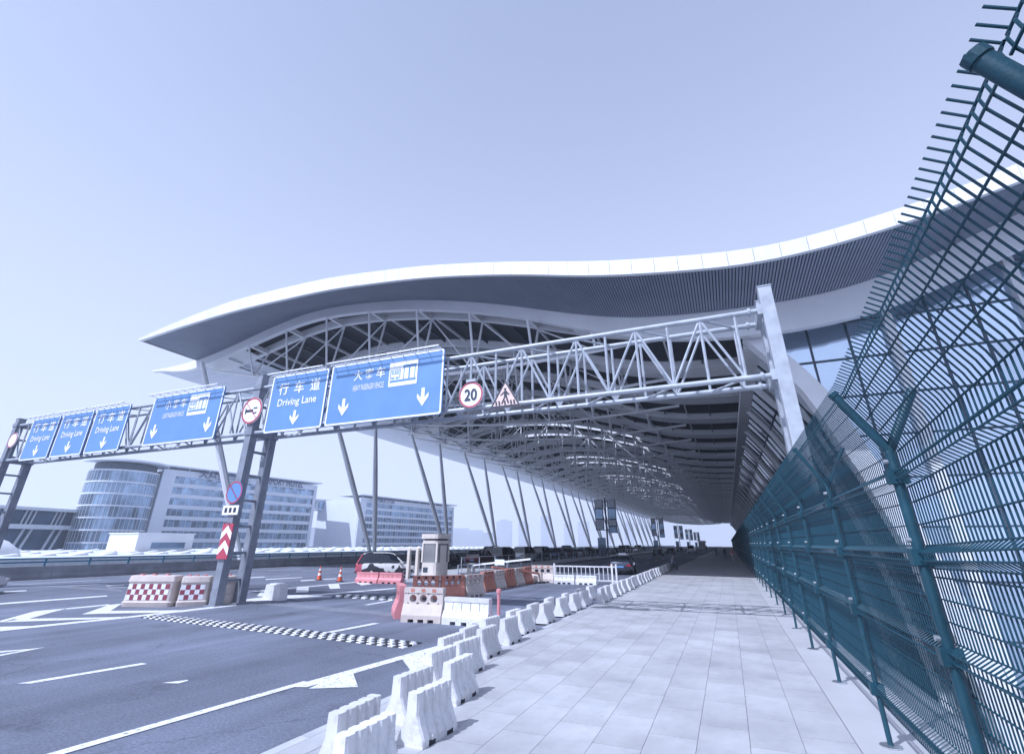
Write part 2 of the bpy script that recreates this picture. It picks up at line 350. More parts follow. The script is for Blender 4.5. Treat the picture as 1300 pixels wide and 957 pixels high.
for i, p in enumerate(MK): mark('road_marking', [za(p)], .005+.0006*(i % 5))
MK2 = [
 [(395,800),(1300,550),(1300,570),(510,800)], [(585,778),(780,715),(810,800),(520,810)], [(1070,635),(1195,600),(1262,640),(1140,730)],
 [(545,490),(900,422),(942,424),(590,492)], [(845,315),(1000,287),(1012,291),(870,317)],
 [(245,228),(322,223),(275,265),(213,263)], [(450,208),(520,205),(518,240),(443,241)], [(632,192),(695,188),(706,217),(646,221)], [(785,178),(850,180),(890,192),(830,200)],
 [(150,238),(450,210),(450,214),(150,243)], [(520,205),(800,178),(800,182),(520,209)],
 [(90,290),(300,262),(600,250),(600,262),(320,284),(90,300)], [(600,248),(1030,214),(1030,220),(600,258)],
 [(115,154),(260,147),(260,151),(115,158)], [(262,162),(480,151),(484,154),(270,167)], [(470,170),(680,157),(684,161),(476,175)],
]
for i, p in enumerate(MK2): mark('road_marking', [zb(p)], .0085+.0006*(i % 5))
for p in ([(200,300),(500,318),(1020,362),(1020,384),(500,338),(240,312)], [(40,305),(200,300),(240,312),(30,316)]): mark('worn_marking', [zb(p)], .0125, PAINTW)
mark('worn_marking', [za([(90,2),(670,36),(670,48),(20,6)])], .0125, PAINTW)
# repeated block along the pavement edge and lane lines further on, laid in metres
for i in range(5):
    y = -4+i*-2.9
    mark('road_marking', [[(-7.5,y),(-6.6,y-1.1),(-6.0,y-.4),(-7.0,y+.8)]], .006, px=False)
mark('road_marking', [[(-8.02,2.4),(-7.84,2.4),(-7.30,8.15),(-7.48,8.15)]], .0097, px=False)
for X in (-10.4, -14.0):
    for i in range(14):
        mark('lane_dash', [[(X-.08, 34+i*9),(X+.08, 34+i*9),(X+.08, 38+i*9),(X-.08, 38+i*9)]], .005, px=False)
for X in (-28.5, -32.2, -36, -40):
    for i in range(12):
        if X == -28.5 and i < 2: continue
        mark('lane_dash', [[(X-.08, 19+i*9),(X+.08, 19+i*9),(X+.08, 23+i*9),(X-.08, 23+i*9)]], .0155, px=False)
mark('road_marking', [[(-43.9,-20),(-43.75,-20),(-43.75,500),(-43.9,500)]], .005, px=False)
for i in range(3): mark('road_marking', [[(-13-.08,-8-i*9),(-13+.08,-8-i*9),(-13+.08,-4-i*9),(-13-.08,-4-i*9)]], .005, px=False)

# ---- speed bump strips of rubber blocks
def bump_strip(name, label, x0, y0, x1, y1, rows, size):
    t = thing(name, label, 'speed bump', (x0, y0, .004), math.atan2(y1-y0, x1-x0))
    Ln = math.hypot(x1-x0, y1-y0); n = int(Ln/size); wt = MB(); bk = MB()
    for i in range(n):
        for r in range(rows):
            mb = wt if (i+r) % 2 else bk; h = .035 if 0 < r < rows-1 else .02
            a, b = i*size, (i+1)*size-.01; c0, c1 = r*size*1.1, (r+1)*size*1.1-.008
            mb.add([(a,c0,0),(b,c0,0),(b,c1,0),(a,c1,0),(a+.02,c0+.02,h),(b-.02,c0+.02,h),(b-.02,c1-.02,h),(a+.02,c1-.02,h)],
                   [(3,2,1,0),(4,5,6,7),(0,1,5,4),(1,2,6,5),(2,3,7,6),(3,0,4,7)])
    tag(wt.build('white_blocks', PAINT, t), kind='stuff'); tag(bk.build('black_blocks', RUB, t), kind='stuff')
bump_strip('speed_bump', 'black and white chequered rubber speed bump strip across the near lanes', -18.7, 12.3, -7.4, 11.35, 4, .17)
bump_strip('speed_bump', 'chequered speed bump strip crossing the lane beside the toll booth island', -17.6, 20.2, -13.4, 19.9, 4, .26)

# ================================================================== TERMINAL
TY0, PIT, NT, YEND = 36.0, 10.6, 39, 36.0+10.6*38+2
pX = [-61.9,-57.5,-54.1,-49.0,-43.5,-37.3,-31.3,-25.4,-20,-15.1,-10.75,-5,0,4.6,8.6,12.4,19.9,28,40,62]
pZ = [21.85,21.75,22.06,22.94,24.34,25.4,25.06,24.3,23.1,21.74,20.2,18.43,17.9,17.76,17.8,18.5,21.3,24.3,27.2,28.5]
oX = [-54.3,-48,-40.3,-28.8,-19.1,-11.6,-5.4,0,3.95,7.6,11.4,16.7,28,40,62]
oZ = [22.05,22.6,23.0,22.86,21.86,20.43,18.8,17.98,17.5,17.76,18.3,19.46,22.3,25.2,26.5]
tX = [-54.3,-48,-40.66,-29,-19.18,-11.64,-5.29,.17,4.1,7.8,11.7,14.6,17.05,28,40,62]
tZ = [22.28,23.35,24.18,24.02,22.9,21.44,19.84,18.98,18.39,18.66,19.26,19.81,20.53,23.7,26.6,27.9]
def smooth_fn(xs, zs, k=5):
    g = np.arange(xs[0]-6, xs[-1]+6, .25); z = np.interp(g, xs, zs)
    z[g < xs[0]] = zs[0]+(g[g < xs[0]]-xs[0])*(zs[1]-zs[0])/(xs[1]-xs[0])
    for _ in range(k):
        zz = np.convolve(np.pad(z, 6, mode='edge'), np.ones(13)/13, 'valid'); z = zz
    return lambda x: float(np.interp(x, g, z))
prof = smooth_fn(pX, pZ); ofn = smooth_fn(oX, oZ); tfn = smooth_fn(tX, tZ)
def sst(a, b, x):
    t = min(1, max(0, (x-a)/(b-a))); return t*t*(3-2*t)
def depth(x):
    if x < -54: return .18+.92*sst(-61.9, -54, x)
    return 1.1+1.15*sst(-14, 4, x)
term = thing('terminal_building', 'long airport terminal with a white wave roof and sloping glass facade', 'building', (0, 36, -8))
term.location = (0, 0, 0)
xs_all = list(np.arange(-61.9, 60.1, 1.0))
def depth2(x): return .85-.1*sst(-14, 4, x)
def rib_mesh(name, y0, y1, x0, x1, mat, step=1.0, dfn=depth):
    mb = MB(); rings = []
    n = max(2, int((x1-x0)/step)+1)
    for x in np.linspace(x0, x1, n):
        z = prof(x); d = dfn(x)
        rings.append([(x,y0,z-d),(x,y1,z-d),(x,y1,z-.03),(x,y0,z-.03)])
    mb.loft(rings); return mb
# front arch band of the roof, wing included
f_r = rib_mesh('front_arch', 34.4, 34.95, -61.9, 60, WHT); f_r.build('front_arch', WHT, term, True)
# ribs
RIBX0, RIBX1 = -53.5, 4.4
rme = rib_mesh('rib', 0, .42, RIBX0, RIBX1, RIB, 1.6, depth2).mesh('arch_rib', RIB, True)
cXs = [-53.5,-46.5,-41,-35,-25,-18,-8.7,-2.8]; cZs = [21.2,19.6,18.4,17.4,16.7,16.35,16.6,17.0]
cfn = smooth_fn(cXs, cZs, 2)
def rib_plate(x0, x1):
    mb = MB(); X_ = np.linspace(x0, x1, 10)
    # the twin ribs close in a rounded web at both ends
    mb.loft([[(x_,-1.09,prof(x_)-depth2(x_)+.01),(x_,1.09,prof(x_)-depth2(x_)+.01),(x_,1.09,prof(x_)-depth2(x_)+.12),(x_,-1.09,prof(x_)-depth2(x_)+.12)] for x_ in X_])
    return mb.mesh('rib_web_plate', RIB, True)
rpl = [rib_plate(-9.5, 4.35), rib_plate(-53.4, -47.5)]
NODES = [-46.3,-41,-35.5,-30,-24.3,-18.6,-13,-7.6]
chm = MB(); chm.path([(x, 0, cfn(x)) for x in np.linspace(-53.2, -2.9, 26)], .16, 8); chme = chm.mesh('lower_chord', RIB, True)
web_far = MB(); web_meshes = []
for x in NODES:
    zt = prof(x)-depth(x)*.8; zb_ = cfn(x)
    for s in (-1.4, 1.4):
        web_meshes.append(MB().tube((x, s, zt), (x, 0, zb_), .11, 6).mesh('web_strut', RIB, True))
        web_far.tube((x, s, zt), (x, 0, zb_), .12, 4, caps=False)
for a, b in zip(NODES[:-1], NODES[1:]):
    web_meshes.append(MB().tube((b if b < -20 else a, 1.4, prof(b if b < -20 else a)-depth(a)*.8), (a if b < -20 else b, 0, cfn(a if b < -20 else b)), .08, 6).mesh('web_diagonal', RIB, True))
    web_far.tube((b if b < -20 else a, 1.4, prof(b if b < -20 else a)-depth(a)*.8), (a if b < -20 else b, 0, cfn(a if b < -20 else b)), .09, 4, caps=False)
wfm = web_far.mesh('truss_webs', RIB)
tie_me = [MB().beam((x, -1.1, prof(x)-.75), (x, 1.1, prof(x)-.75), .28, .5).mesh('cross_beam', RIB) for x in NODES+[-50]]
for k in range(NT):
    Y = TY0+PIT*k
    if k: inst('arch_rib', rme, term, (0, Y-1.5, 0))
    inst('arch_rib', rme, term, (0, Y+1.08, 0))
    inst('lower_chord', chme, term, (0, Y, 0))
    for me in rpl: inst('rib_web_plate', me, term, (0, Y, 0))
    if k < 6:
        for me in web_meshes: inst(me.name.split('.')[0], me, term, (0, Y, 0))
        for me in tie_me: inst('cross_beam', me, term, (0, Y, 0))
    else: tag(inst('truss_webs', wfm, term, (0, Y, 0)), kind='stuff')
# purlins along the hall
for i, x in enumerate(list(np.arange(-57.5, 3, 2.75))):
    z = prof(x)-.24
    if x < -53: continue
    for k in range(NT-1):
        pass
    MB().box((x-.07, 37.6, z-.16), (x+.07, YEND, z+.1)).build('purlin', MULL if i % 2 else RIB, term)
# roof deck panels with skylight slots over some trusses
def deck(y0, y1, x0=-61.9, x1=60.0, step=1.3):
    mb = MB(); n = int((x1-x0)/step)+1; X = np.linspace(x0, x1, n); th = .35
    for a, b in zip(X[:-1], X[1:]):
        za_, zb2 = prof(a), prof(b)
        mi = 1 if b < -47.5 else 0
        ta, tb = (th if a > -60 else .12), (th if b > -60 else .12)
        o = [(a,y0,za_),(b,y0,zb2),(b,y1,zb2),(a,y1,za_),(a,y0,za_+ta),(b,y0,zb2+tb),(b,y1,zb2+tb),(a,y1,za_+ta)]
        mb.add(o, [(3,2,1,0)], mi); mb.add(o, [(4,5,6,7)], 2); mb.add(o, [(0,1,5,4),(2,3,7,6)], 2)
        if a == X[0]: mb.add(o, [(3,0,4,7)], 2)
    return mb
SL = [k for k in range(NT) if k >= 5 and k % 4 in (1, 2)]
ycur = 34.96; sX0, sX1 = -39, -12.5
for k in SL:
    Y = TY0+PIT*k
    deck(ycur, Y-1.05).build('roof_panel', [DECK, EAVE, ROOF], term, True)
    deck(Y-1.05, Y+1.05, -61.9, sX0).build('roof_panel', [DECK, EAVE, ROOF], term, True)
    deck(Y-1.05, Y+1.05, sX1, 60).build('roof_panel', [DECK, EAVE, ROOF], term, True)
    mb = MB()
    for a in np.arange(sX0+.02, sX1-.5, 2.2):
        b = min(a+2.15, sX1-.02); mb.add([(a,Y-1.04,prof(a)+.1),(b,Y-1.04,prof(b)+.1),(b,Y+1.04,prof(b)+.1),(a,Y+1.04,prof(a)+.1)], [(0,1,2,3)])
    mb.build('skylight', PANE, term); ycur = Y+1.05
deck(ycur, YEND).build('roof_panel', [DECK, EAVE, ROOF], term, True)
# overhanging hood : slats, lip, fascia panels, top sheet
YO, YI = 28.0, 34.4
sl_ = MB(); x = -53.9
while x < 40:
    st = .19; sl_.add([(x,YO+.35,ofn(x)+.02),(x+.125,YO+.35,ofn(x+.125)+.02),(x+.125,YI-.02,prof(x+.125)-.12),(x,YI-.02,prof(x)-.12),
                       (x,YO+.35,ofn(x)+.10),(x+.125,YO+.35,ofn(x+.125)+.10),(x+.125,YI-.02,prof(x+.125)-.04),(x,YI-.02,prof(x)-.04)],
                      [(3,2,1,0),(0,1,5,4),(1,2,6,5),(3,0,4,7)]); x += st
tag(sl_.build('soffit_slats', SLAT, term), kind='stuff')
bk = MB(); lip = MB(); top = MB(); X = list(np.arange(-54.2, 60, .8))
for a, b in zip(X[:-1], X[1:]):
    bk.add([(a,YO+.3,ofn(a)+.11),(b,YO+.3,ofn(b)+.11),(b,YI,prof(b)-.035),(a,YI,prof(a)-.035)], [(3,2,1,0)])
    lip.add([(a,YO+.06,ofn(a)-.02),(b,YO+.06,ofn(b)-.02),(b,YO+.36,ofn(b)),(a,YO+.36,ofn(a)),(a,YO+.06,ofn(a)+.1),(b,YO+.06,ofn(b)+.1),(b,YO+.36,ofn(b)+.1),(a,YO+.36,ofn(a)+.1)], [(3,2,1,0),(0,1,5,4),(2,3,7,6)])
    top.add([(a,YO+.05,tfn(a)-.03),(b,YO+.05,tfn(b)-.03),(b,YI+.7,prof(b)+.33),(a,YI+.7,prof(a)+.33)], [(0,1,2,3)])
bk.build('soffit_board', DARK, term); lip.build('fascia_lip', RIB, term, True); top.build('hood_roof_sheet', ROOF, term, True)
a = -54.25
MB().add([(a,YO+.05,ofn(a)-.02),(a,YI,prof(a)-.1),(a,YI,prof(a)+.36),(a,YO+.05,tfn(a)-.02)], [(0,1,2,3)]).build('hood_end_plate', WHT, term)
x = -54.3; i = 0
while x < 40:
    wd = 1.42; b = min(x+wd, 60); mb = MB(); N_ = 4; g = .012
    P0 = [(xx, YO, ofn(xx)-.03) for xx in np.linspace(x+g, b-g, N_)]; P1 = [(xx, YO-.05-.10*(i % 1), tfn(xx)) for xx in np.linspace(b-g, x+g, N_)]
    mb.prism(P0+P1, (0, .06, 0)); mb.build('fascia_panel', WHT2, term); x += wd; i += 1
# facade curve
fZ = [-8.5,-3.1,-.5,2.3,5.4,8.6,11.1,13.4,16,17.6]; fX = [12,11.2,10.7,10,9.1,8.0,7.2,5.85,3.95,2.7]
def fx(z): return float(np.interp(z, fZ, fX))
zz = np.linspace(-8.4, 15.9, 18)
def frame_mesh(wd, dp, name):
    mb = MB(); mb.loft([[(fx(z)-dp/2, -wd/2, z), (fx(z)+dp/2, -wd/2, z), (fx(z)+dp/2, wd/2, z), (fx(z)-dp/2, wd/2, z)] for z in zz]); return mb
frame_mesh(1.25, 1.3, 'x').build('corner_column', WHT, term, True).location = (-.25, 36.1, 0)
fme = frame_mesh(.42, .42, 'x').mesh('facade_frame', RIB, True)
sme = frame_mesh(.12, .18, 'x').mesh('mullion', MULL, True)
for k in range(1, NT): inst('facade_frame', fme, term, (-.2, TY0+PIT*k, 0))
for k in range(0, NT-1):
    for q in range(1, 4):
        if k < 14: inst('mullion', sme, term, (-.02, TY0+PIT*(k+q/4), 0))
RZ = [-8.4,-5.5,-2.6,.2,3.0,5.6,8.2,10.8,13.4,15.9]
for k in range(NT-1):
    y0, y1 = TY0+PIT*k, TY0+PIT*(k+1)
    for r, (za_, zb2) in enumerate(zip(RZ[:-1], RZ[1:])):
        def pane(ya, yb, tilt=0.0):
            mb = MB(); j1, j2 = rng.uniform(-.012, .012, 2)
            return mb.add([(fx(za_)+j1,ya+.03,za_+.02),(fx(za_)+j2,yb-.03,za_+.02),(fx(zb2)-j1,yb-.03,zb2-.02),(fx(zb2)-j2,ya+.03,zb2-.02)], [(0,3,2,1)])
        if k < 5 and r > 2:
            for q in range(4): pane(y0+PIT*q/4, y0+PIT*(q+1)/4).build('glass_pane', GSIDE, term)
        else: pane(y0, y1).build('glass_pane', GSIDE, term)
for z in RZ: MB().box((fx(z)-.09, TY0+.7, z-.07), (fx(z)+.09, YEND-1, z+.07)).build('transom', MULL, term)
MB().box((3.2, TY0+.8, 15.5), (4.9, YEND, 16.0)).build('eaves_beam', RIB, term)
# end wall facing the camera
EY = 36.7
ex = [2.6+2.35*i for i in range(22)]
ez = [-8,-5.2,-2.4,.4,3.2,6.0,8.6,11.2,13.8,16.4,19.0,21.6,24.2,27]
for i, (xa, xb) in enumerate(zip(ex[:-1], ex[1:])):
    for z0, z1 in zip(ez[:-1], ez[1:]):
        top_ = prof((xa+xb)/2)-1.2
        if z0 > top_ or fx(z0) > xb+.3: continue
        j = rng.uniform(-.01, .01, 2)
        xa2 = lambda z: max(xa+.05, fx(z))
        if xa2(z1) > xb-.1 or xa2(z0) > xb-.1:
            if xa2(z1) >= xb-.06: continue
        z1c = min(z1-.04, top_); q = [(min(xa2(z0),xb-.06),EY+j[0],z0+.04),(xb-.05,EY-j[0],z0+.04),(xb-.05,EY+j[1],z1c),(xa2(z1),EY-j[1],z1c)]
        MB().add(q, [(0,1,2,3)]).build('glass_pane', GEND, term)
for i, xx in enumerate(ex):
    if xx > 40: break
    zl = -8 if xx > 11.9 else float(np.interp(xx, fX[::-1], fZ[::-1]))
    big = (i % 3 == 1)
    if prof(xx)-1 > zl: MB().box((xx-(.28 if big else .06), EY-(.5 if big else .1), zl), (xx+(.28 if big else .06), EY+.06, prof(xx)-1.2)).build('mullion', WHT if big else MULL, term)
for z in ez:
    xr = [x for x in np.arange(max(fx(z), 2.6), 52, .5) if prof(x)-1.3 > z]
    if len(xr) > 2: MB().box((xr[0], EY-.12, z-.05), (xr[-1], EY+.05, z+.05)).build('transom', MULL, term)
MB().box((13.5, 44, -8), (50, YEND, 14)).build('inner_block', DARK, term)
# V struts
XB, XT, ZT = -46.3, -52.2, 21.3
vproto = None; used = []
def v_strut():
    t = thing('v_strut', 'slender white V strut holding up the left eave of the canopy', 'strut', (0,0,0), 0, 'V struts along the outer edge of the canopy')
    for dy in (-6.2, 4.2):
        mb = MB(); p = Vector((0,0,-1.0)); q = Vector((XT-XB, dy, ZT)); n = 9
        mb.path([p.lerp(q, i/(n-1)) for i in range(n)], [.15+.24*math.sin(math.pi*(i*.9+.6)/(n-.4)) for i in range(n)], 8); mb.build('strut', WHT, t, True)
    MB().lathe([(.6,-8),(.6,-1.1),(.45,-.9),(.3,-.7)], (0,0,0), 12).build('pedestal', CONC, t)
    return t
vp = v_strut()
for k in range(18): place(vp, used, (XB, 40.0+21.2*k, 0), 0)

# ================================================================== PARAPET + RAILING
pa = thing('parapet', 'long low concrete parapet edging the far side of the road', 'wall', (XL,0,0))
for i in range(60):
    y = -20+i*8.5
    mb = MB(); prf = [(0.05,-.0),(.02,.18),(-.12,.4),(-.16,.84),(-.42,.84),(-.42,-.0)]
    mb.prism([(a, y+.01, b) for a, b in prf], (0, 8.48, 0)); mb.build('parapet_block', CONC, pa)
rl = thing('guard_railing', 'blue steel two-bar guard railing on top of the parapet', 'railing', (XL-.29,0,.84))
for i in range(150):
    y = -20+i*2.8; MB().beam((0,y,0), (.06,y,.5), .09, .10).build('post', TEALR, rl)
for z in (.27, .5): MB().tube((.04,-20,z), (.04,400,z), .05, 8).build('rail', TEALR, rl)

# ================================================================== GANTRY
GY0, GY1, GZ0, GZ1 = 15.62, 16.75, 6.95, 9.1
ga = thing('sign_gantry', 'steel lattice gantry spanning the road on ladder-like columns', 'gantry', (-19.4, 16.2, 0)); ga.location = (0,0,0)
for y in (GY0, GY1):
    for z in (GZ0, GZ1): MB().tube((-39.9, y, z), (2.0, y, z), .085, 10).build('chord', GALV, ga, True)
sp = 1.05; n = int(41.4/sp)
def member(p, q, r, nm='brace'): MB().tube(p, q, r, 6).build(nm, GALV, ga, True)
for i in range(n+1):
    x = -39.7+i*sp
    member((x, GY0, GZ0), (x, GY0, GZ1), .046, 'upright'); member((x, GY1, GZ0), (x, GY1, GZ1), .046, 'upright')
    if i < n:
        a, b = (GZ0, GZ1) if i % 2 else (GZ1, GZ0)
        member((x, GY0, a), (x+sp, GY0, b), .043); member((x, GY1, a), (x+sp, GY1, b), .043)
        if i % 2 == 0:
            member((x, GY0, GZ1), (x+sp, GY1, GZ1), .035); member((x+sp, GY0, GZ0), (x, GY1, GZ0), .035)
def column(X, top, mat, wd=.36, collars=True):
    for y in (GY0+.02, GY1-.02):
        lg = MB(); lg.box((X-wd/2, y-wd/2, 0), (X+wd/2, y+wd/2, top)); lg.build('column_leg', mat, ga)
        MB().box((X-wd/2-.12, y-wd/2-.12, 0), (X+wd/2+.12, y+wd/2+.12, .04)).build('base_plate', mat, ga)
        MB().box((X-wd/2-.02, y-wd/2-.02, top), (X+wd/2+.02, y+wd/2+.02, top+.03)).build('cap', mat, ga)
    z = .9
    while z < top-.5:
        MB().box((X-.05, GY0+.2, z-.05), (X+.05, GY1-.2, z+.05)).build('rung', mat, ga); z += 1.05
    for z in (GZ0, GZ1):
        if not collars:
            for y in (GY0, GY1): MB().tube((X-.6, y, z), (X-.52, y, z), .13, 10).build('flange', GALV, ga)
            MB().box((X-wd/2-.14, GY0-.12, z-.16), (X-wd/2, GY1+.12, z+.16)).build('clamp', mat, ga); continue
        MB().box((X-wd/2-.06, GY0-wd/2-.02, z-.11), (X+wd/2+.06, GY1+wd/2+.02, z+.11)).build('clamp', mat, ga)
column(-19.4, 9.7, GALVD); column(-39.9, 9.5, GALVD); column(2.25, 9.85, GALV, .38, False)
tag(MB().box((2.0,-20,-8),(2.02,-19,-7.9)).build('footing', CONC, ga)) if False else None
# conduit on the middle column
MB().tube((-19.12, GY1-.3, .1), (-19.12, GY1-.3, 6.8), .03, 6).build('conduit', GALV, ga)

SY = 15.34
def arrow(w_, h_):
    return [(0,-.5*h_),(.5*w_,-.02*h_),(.5*w_,.22*h_),(.16*w_,-.04*h_),(.14*w_,.5*h_),(-.14*w_,.5*h_),(-.16*w_,-.04*h_),(-.5*w_,.22*h_),(-.5*w_,-.02*h_)]
def flat(poly, mat, parent, name, x, z, y):
    return MB().add([(x+a, y, z+b) for a, b in poly], [tuple(range(len(poly)))] if True else []).build(name, mat, parent)
def arrow_obj(parent, x, z, w_, h_):
    A = arrow(w_, h_); mb = MB(); V = [(x+a, -.042, z+b) for a, b in A]
    mb.add(V, [(0,8,3,1) if False else (0,1,2,3),(0,3,6),(0,6,7,8),(3,4,5,6)]); o = mb.build('arrow', SWHITE, parent)
    return o
def rr(w_, h_, r, n=4):
    P = []
    for cx_, cz_, a0 in ((w_/2-r, h_/2-r, 0), (-w_/2+r, h_/2-r, 90), (-w_/2+r, -h_/2+r, 180), (w_/2-r, -h_/2+r, 270)):
        P += [(cx_+r*math.cos(R(a0+90*i/n)), cz_+r*math.sin(R(a0+90*i/n))) for i in range(n+1)]
    return P
def ring(outer, inner, y, mat, name, parent, x=0, z=0):
    n = len(outer); mb = MB()
    mb.add([(x+a, y, z+b) for a, b in outer]+[(x+a, y, z+b) for a, b in inner], [(i, (i+1) % n, n+(i+1) % n, n+i) for i in range(n)])
    return mb.build(name, mat, parent)
def letter(s, wd, ht, x, z, parent, mat=None, bold=.0, name='lettering'):
    return inst(name, text_mesh(s, wd, ht, mat or SWHITE, bold), parent, (x, -.043, z))
def road_sign(x0, x1, z0, z1, label, kind, group=None):
    w_, h_ = x1-x0, z1-z0
    t = thing('lane_sign', label, 'sign', ((x0+x1)/2, SY, (z0+z1)/2), 0, group)
    MB().prism([(a, -.03, b) for a, b in rr(w_, h_, .1)], (0, .06, 0)).build('panel', SBLUE, t)
    ring(rr(w_-.03, h_-.03, .1), rr(w_-.17, h_-.17, .06), -.038, SWHITE, 'border', t)
    for dx in np.linspace(-w_*.38, w_*.38, 3 if w_ < 4 else 4):
        MB().box((dx-.04, .03, -h_/2+.1), (dx+.04, .2, h_/2-.1)).build('bracket', SBACK, t)
    fr = MB(); yy = -.42; zt = h_/2-.02
    MB().tube((-w_/2+.05, yy, zt), (w_/2-.05, yy, zt), .038, 8).build('lamp_rail', SWHITE, t, True)
    MB().tube((-w_/2+.05, yy+.2, zt-.03), (w_/2-.05, yy+.2, zt-.03), .018, 6).build('lamp_rail', SWHITE, t, True)
    k = max(5, int(w_/.62))
    for i in range(k+1):
        dx = -w_/2+.15+(w_-.3)*i/k
        MB().path([(dx, yy-.05, zt), (dx, -.12, zt-.01), (dx, .05, h_/2-.12)], .016, 5).build('lamp_arm', GALV, t)
    
    if kind == 'lane':
        for i, ch in enumerate('行车道'): letter(ch, .56, .56, .05+(i-1)*w_*.28, .65, t, None, .014)
        letter('Driving Lane', w_*.68, .44, .03, -.04, t, None, .014)
        arrow_obj(t, .04, -.74, .5, .64)
    else:
        big = kind == 'heavy'
        for i, ch in enumerate('大客车' if big else '小客车'): letter(ch, .44, .46, -.76+(i-1)*.57, .73, t, None, .010)
        letter('HEAVY PASSENGER VEHICLE' if big else 'LIGHT PASSENGER VEHICLE', 1.56, .25, -.75, .17, t, None, .004)
        arrow_obj(t, -1.92, -.59, .52, .73); arrow_obj(t, 1.94, -.57, .52, .73)
        px_, pz_ = .93, .54
        pg = MB().add([(px_+a, -.041, pz_+b) for a, b in rr(1.36, 1.05, .04)], [tuple(range(20))]).build('pictogram', SWHITE, t)
        b_ = MB()
        def q(a0, a1, b0, b1): b_.add([(px_+a0,-.044,pz_+b0),(px_+a1,-.044,pz_+b0),(px_+a1,-.044,pz_+b1),(px_+a0,-.044,pz_+b1)], [(0,1,2,3)])
        q(-.62,.62,-.36,-.26); q(-.62,-.13,.13,.17); q(-.62,-.58,-.2,.17); q(-.17,-.13,-.2,.17); q(-.55,-.2,-.02,.02)
        for s in (-.55,-.41,-.3): q(s,s+.09,.04,.1)
        q(-.56,-.4,-.22,-.14) ; q(-.34,-.2,-.22,-.14)
        q(-.02,.62,.22,.34); q(.26,.33,-.26,.22); q(.02,.06,-.26,.22); q(.54,.58,-.26,.22)
        b_.build('symbol', SBLUE, pg)
    return t
G3 = 'blue driving lane signs side by side'
for x0, x1 in ((-37.6,-34.8), (-34.55,-31.65), (-31.4,-28.45)):
    road_sign(x0, x1, 6.73, 9.22, 'blue driving lane sign in the set of three beside the far gantry column', 'lane', G3)
road_sign(-26.58, -21.43, 6.8, 9.38, 'wide blue small passenger car lane sign with two arrows and booth symbol', 'light')
road_sign(-18.3, -15.02, 6.77, 9.42, 'blue driving lane sign right next to the middle gantry column', 'lane')
road_sign(-14.86, -9.25, 6.79, 9.46, 'wide blue heavy passenger vehicle lane sign with two arrows and bus symbol', 'heavy')
def circ(r, n=32): return [(r*math.cos(2*math.pi*i/n), r*math.sin(2*math.pi*i/n)) for i in range(n)]
def disc_sign(name, label, x, z, r, y, face, rim=SRED, rz=0.0, rw=.14):
    t = thing(name, label, 'sign', (x, y, z), rz)
    MB().prism([(a, -.02, b) for a, b in circ(r)], (0, .04, 0)).build('plate', face, t)
    ring(circ(r*.99), circ(r*(1-rw)), -.026, rim, 'rim', t)
    MB().box((-.05, .02, -.05), (.05, .24, .05)).build('bracket', SBACK, t)
    return t
t = disc_sign('speed_limit_sign', 'round speed limit 20 sign hung on the lattice truss', -8.06, 7.42, .5, 15.4, SWHITE)
letter('20', .52, .46, 0, 0, t, SBLK, .02)
MB().box((-.2,-.06,.5),(.2,.06,.6)).build('hanger', SBACK, t)
t = disc_sign('no_horn_sign', 'round no horn sign with red slash on the middle column', -19.36, 7.95, .62, 15.38, SWHITE)
MB().beam((-.4,-.028,.4), (.4,-.028,-.4), .003, .09, (0,1,0)).build('slash', SRED, t)
hb = MB(); hb.add([(a,-.032,b) for a, b in [(-.4,.16),(-.3,.05),(.1,.05),(.1,-.07),(-.3,-.07),(-.4,-.18)]], [(0,1,4,5),(1,2,3,4)]); hb.build('horn_symbol', SBLK, t)
hb = MB(); hb.add([(a,-.032,b) for a, b in [(.1,.13),(.34,.13),(.34,.07),(.1,.07),(.1,-.1),(.34,-.1),(.34,-.16),(.1,-.16)]], [(0,1,2,3),(4,5,6,7)]); hb.build('horn_symbol', SBLK, t)
t = disc_sign('no_parking_sign', 'round blue no parking sign with red slash above a small white plate', -19.36, 4.34, .47, 15.38, SBLUE)
MB().beam((-.3,-.028,.3), (.3,-.028,-.3), .003, .09, (0,1,0)).build('slash', SRED, t)
t = thing('distance_plate', 'small white rectangular plate with dark marks under the no parking sign', 'sign', (-19.4, 15.4, 3.62))
MB().box((-.46,-.015,-.19),(.46,.015,.19)).build('plate', SWHITE, t)
for i in (-1,0,1): MB().add([(i*.26+a,-.02,b) for a, b in rr(.16,.2,.03)], [tuple(range(20))]).build('mark', SBLK, t)
MB().box((-.04,.015,-.04),(.04,.2,.04)).build('bracket', SBACK, t)
t = disc_sign('round_sign', 'small round red rimmed sign on the far gantry column', -39.3, 8.1, .45, 15.38, SWHITE)
MB().beam((-.6,.08,0),(.1,.08,0),.05,.05).build('bracket', SBACK, t)
t = thing('pedestrian_warning_sign', 'triangular pedestrian crossing warning sign hung on the lattice truss', 'sign', (-6.66, 15.4, 7.25))
tri = lambda s: [(-.60*s,-.46*s),(.60*s,-.46*s),(0,.56*s)]
MB().prism([(a,-.02,b) for a, b in tri(1)], (0,.04,0)).build('plate', SYEL, t)
ring(tri(1), tri(.82), -.026, SBLK, 'rim', t)
pb = MB()
def q2(P): pb.add([(a,-.03,b) for a, b in P], [tuple(range(len(P)))])
q2([(.05*math.cos(i*.785), .22+.05*math.sin(i*.785)) for i in range(8)]); q2([(-.05,.16),(.06,.16),(.07,-.05),(-.04,-.05)]); q2([(-.05,.14),(-.05,.08),(-.17,-.02),(-.19,.02)]); q2([(.06,.14),(.18,.02),(.15,-.02),(.06,.06)])
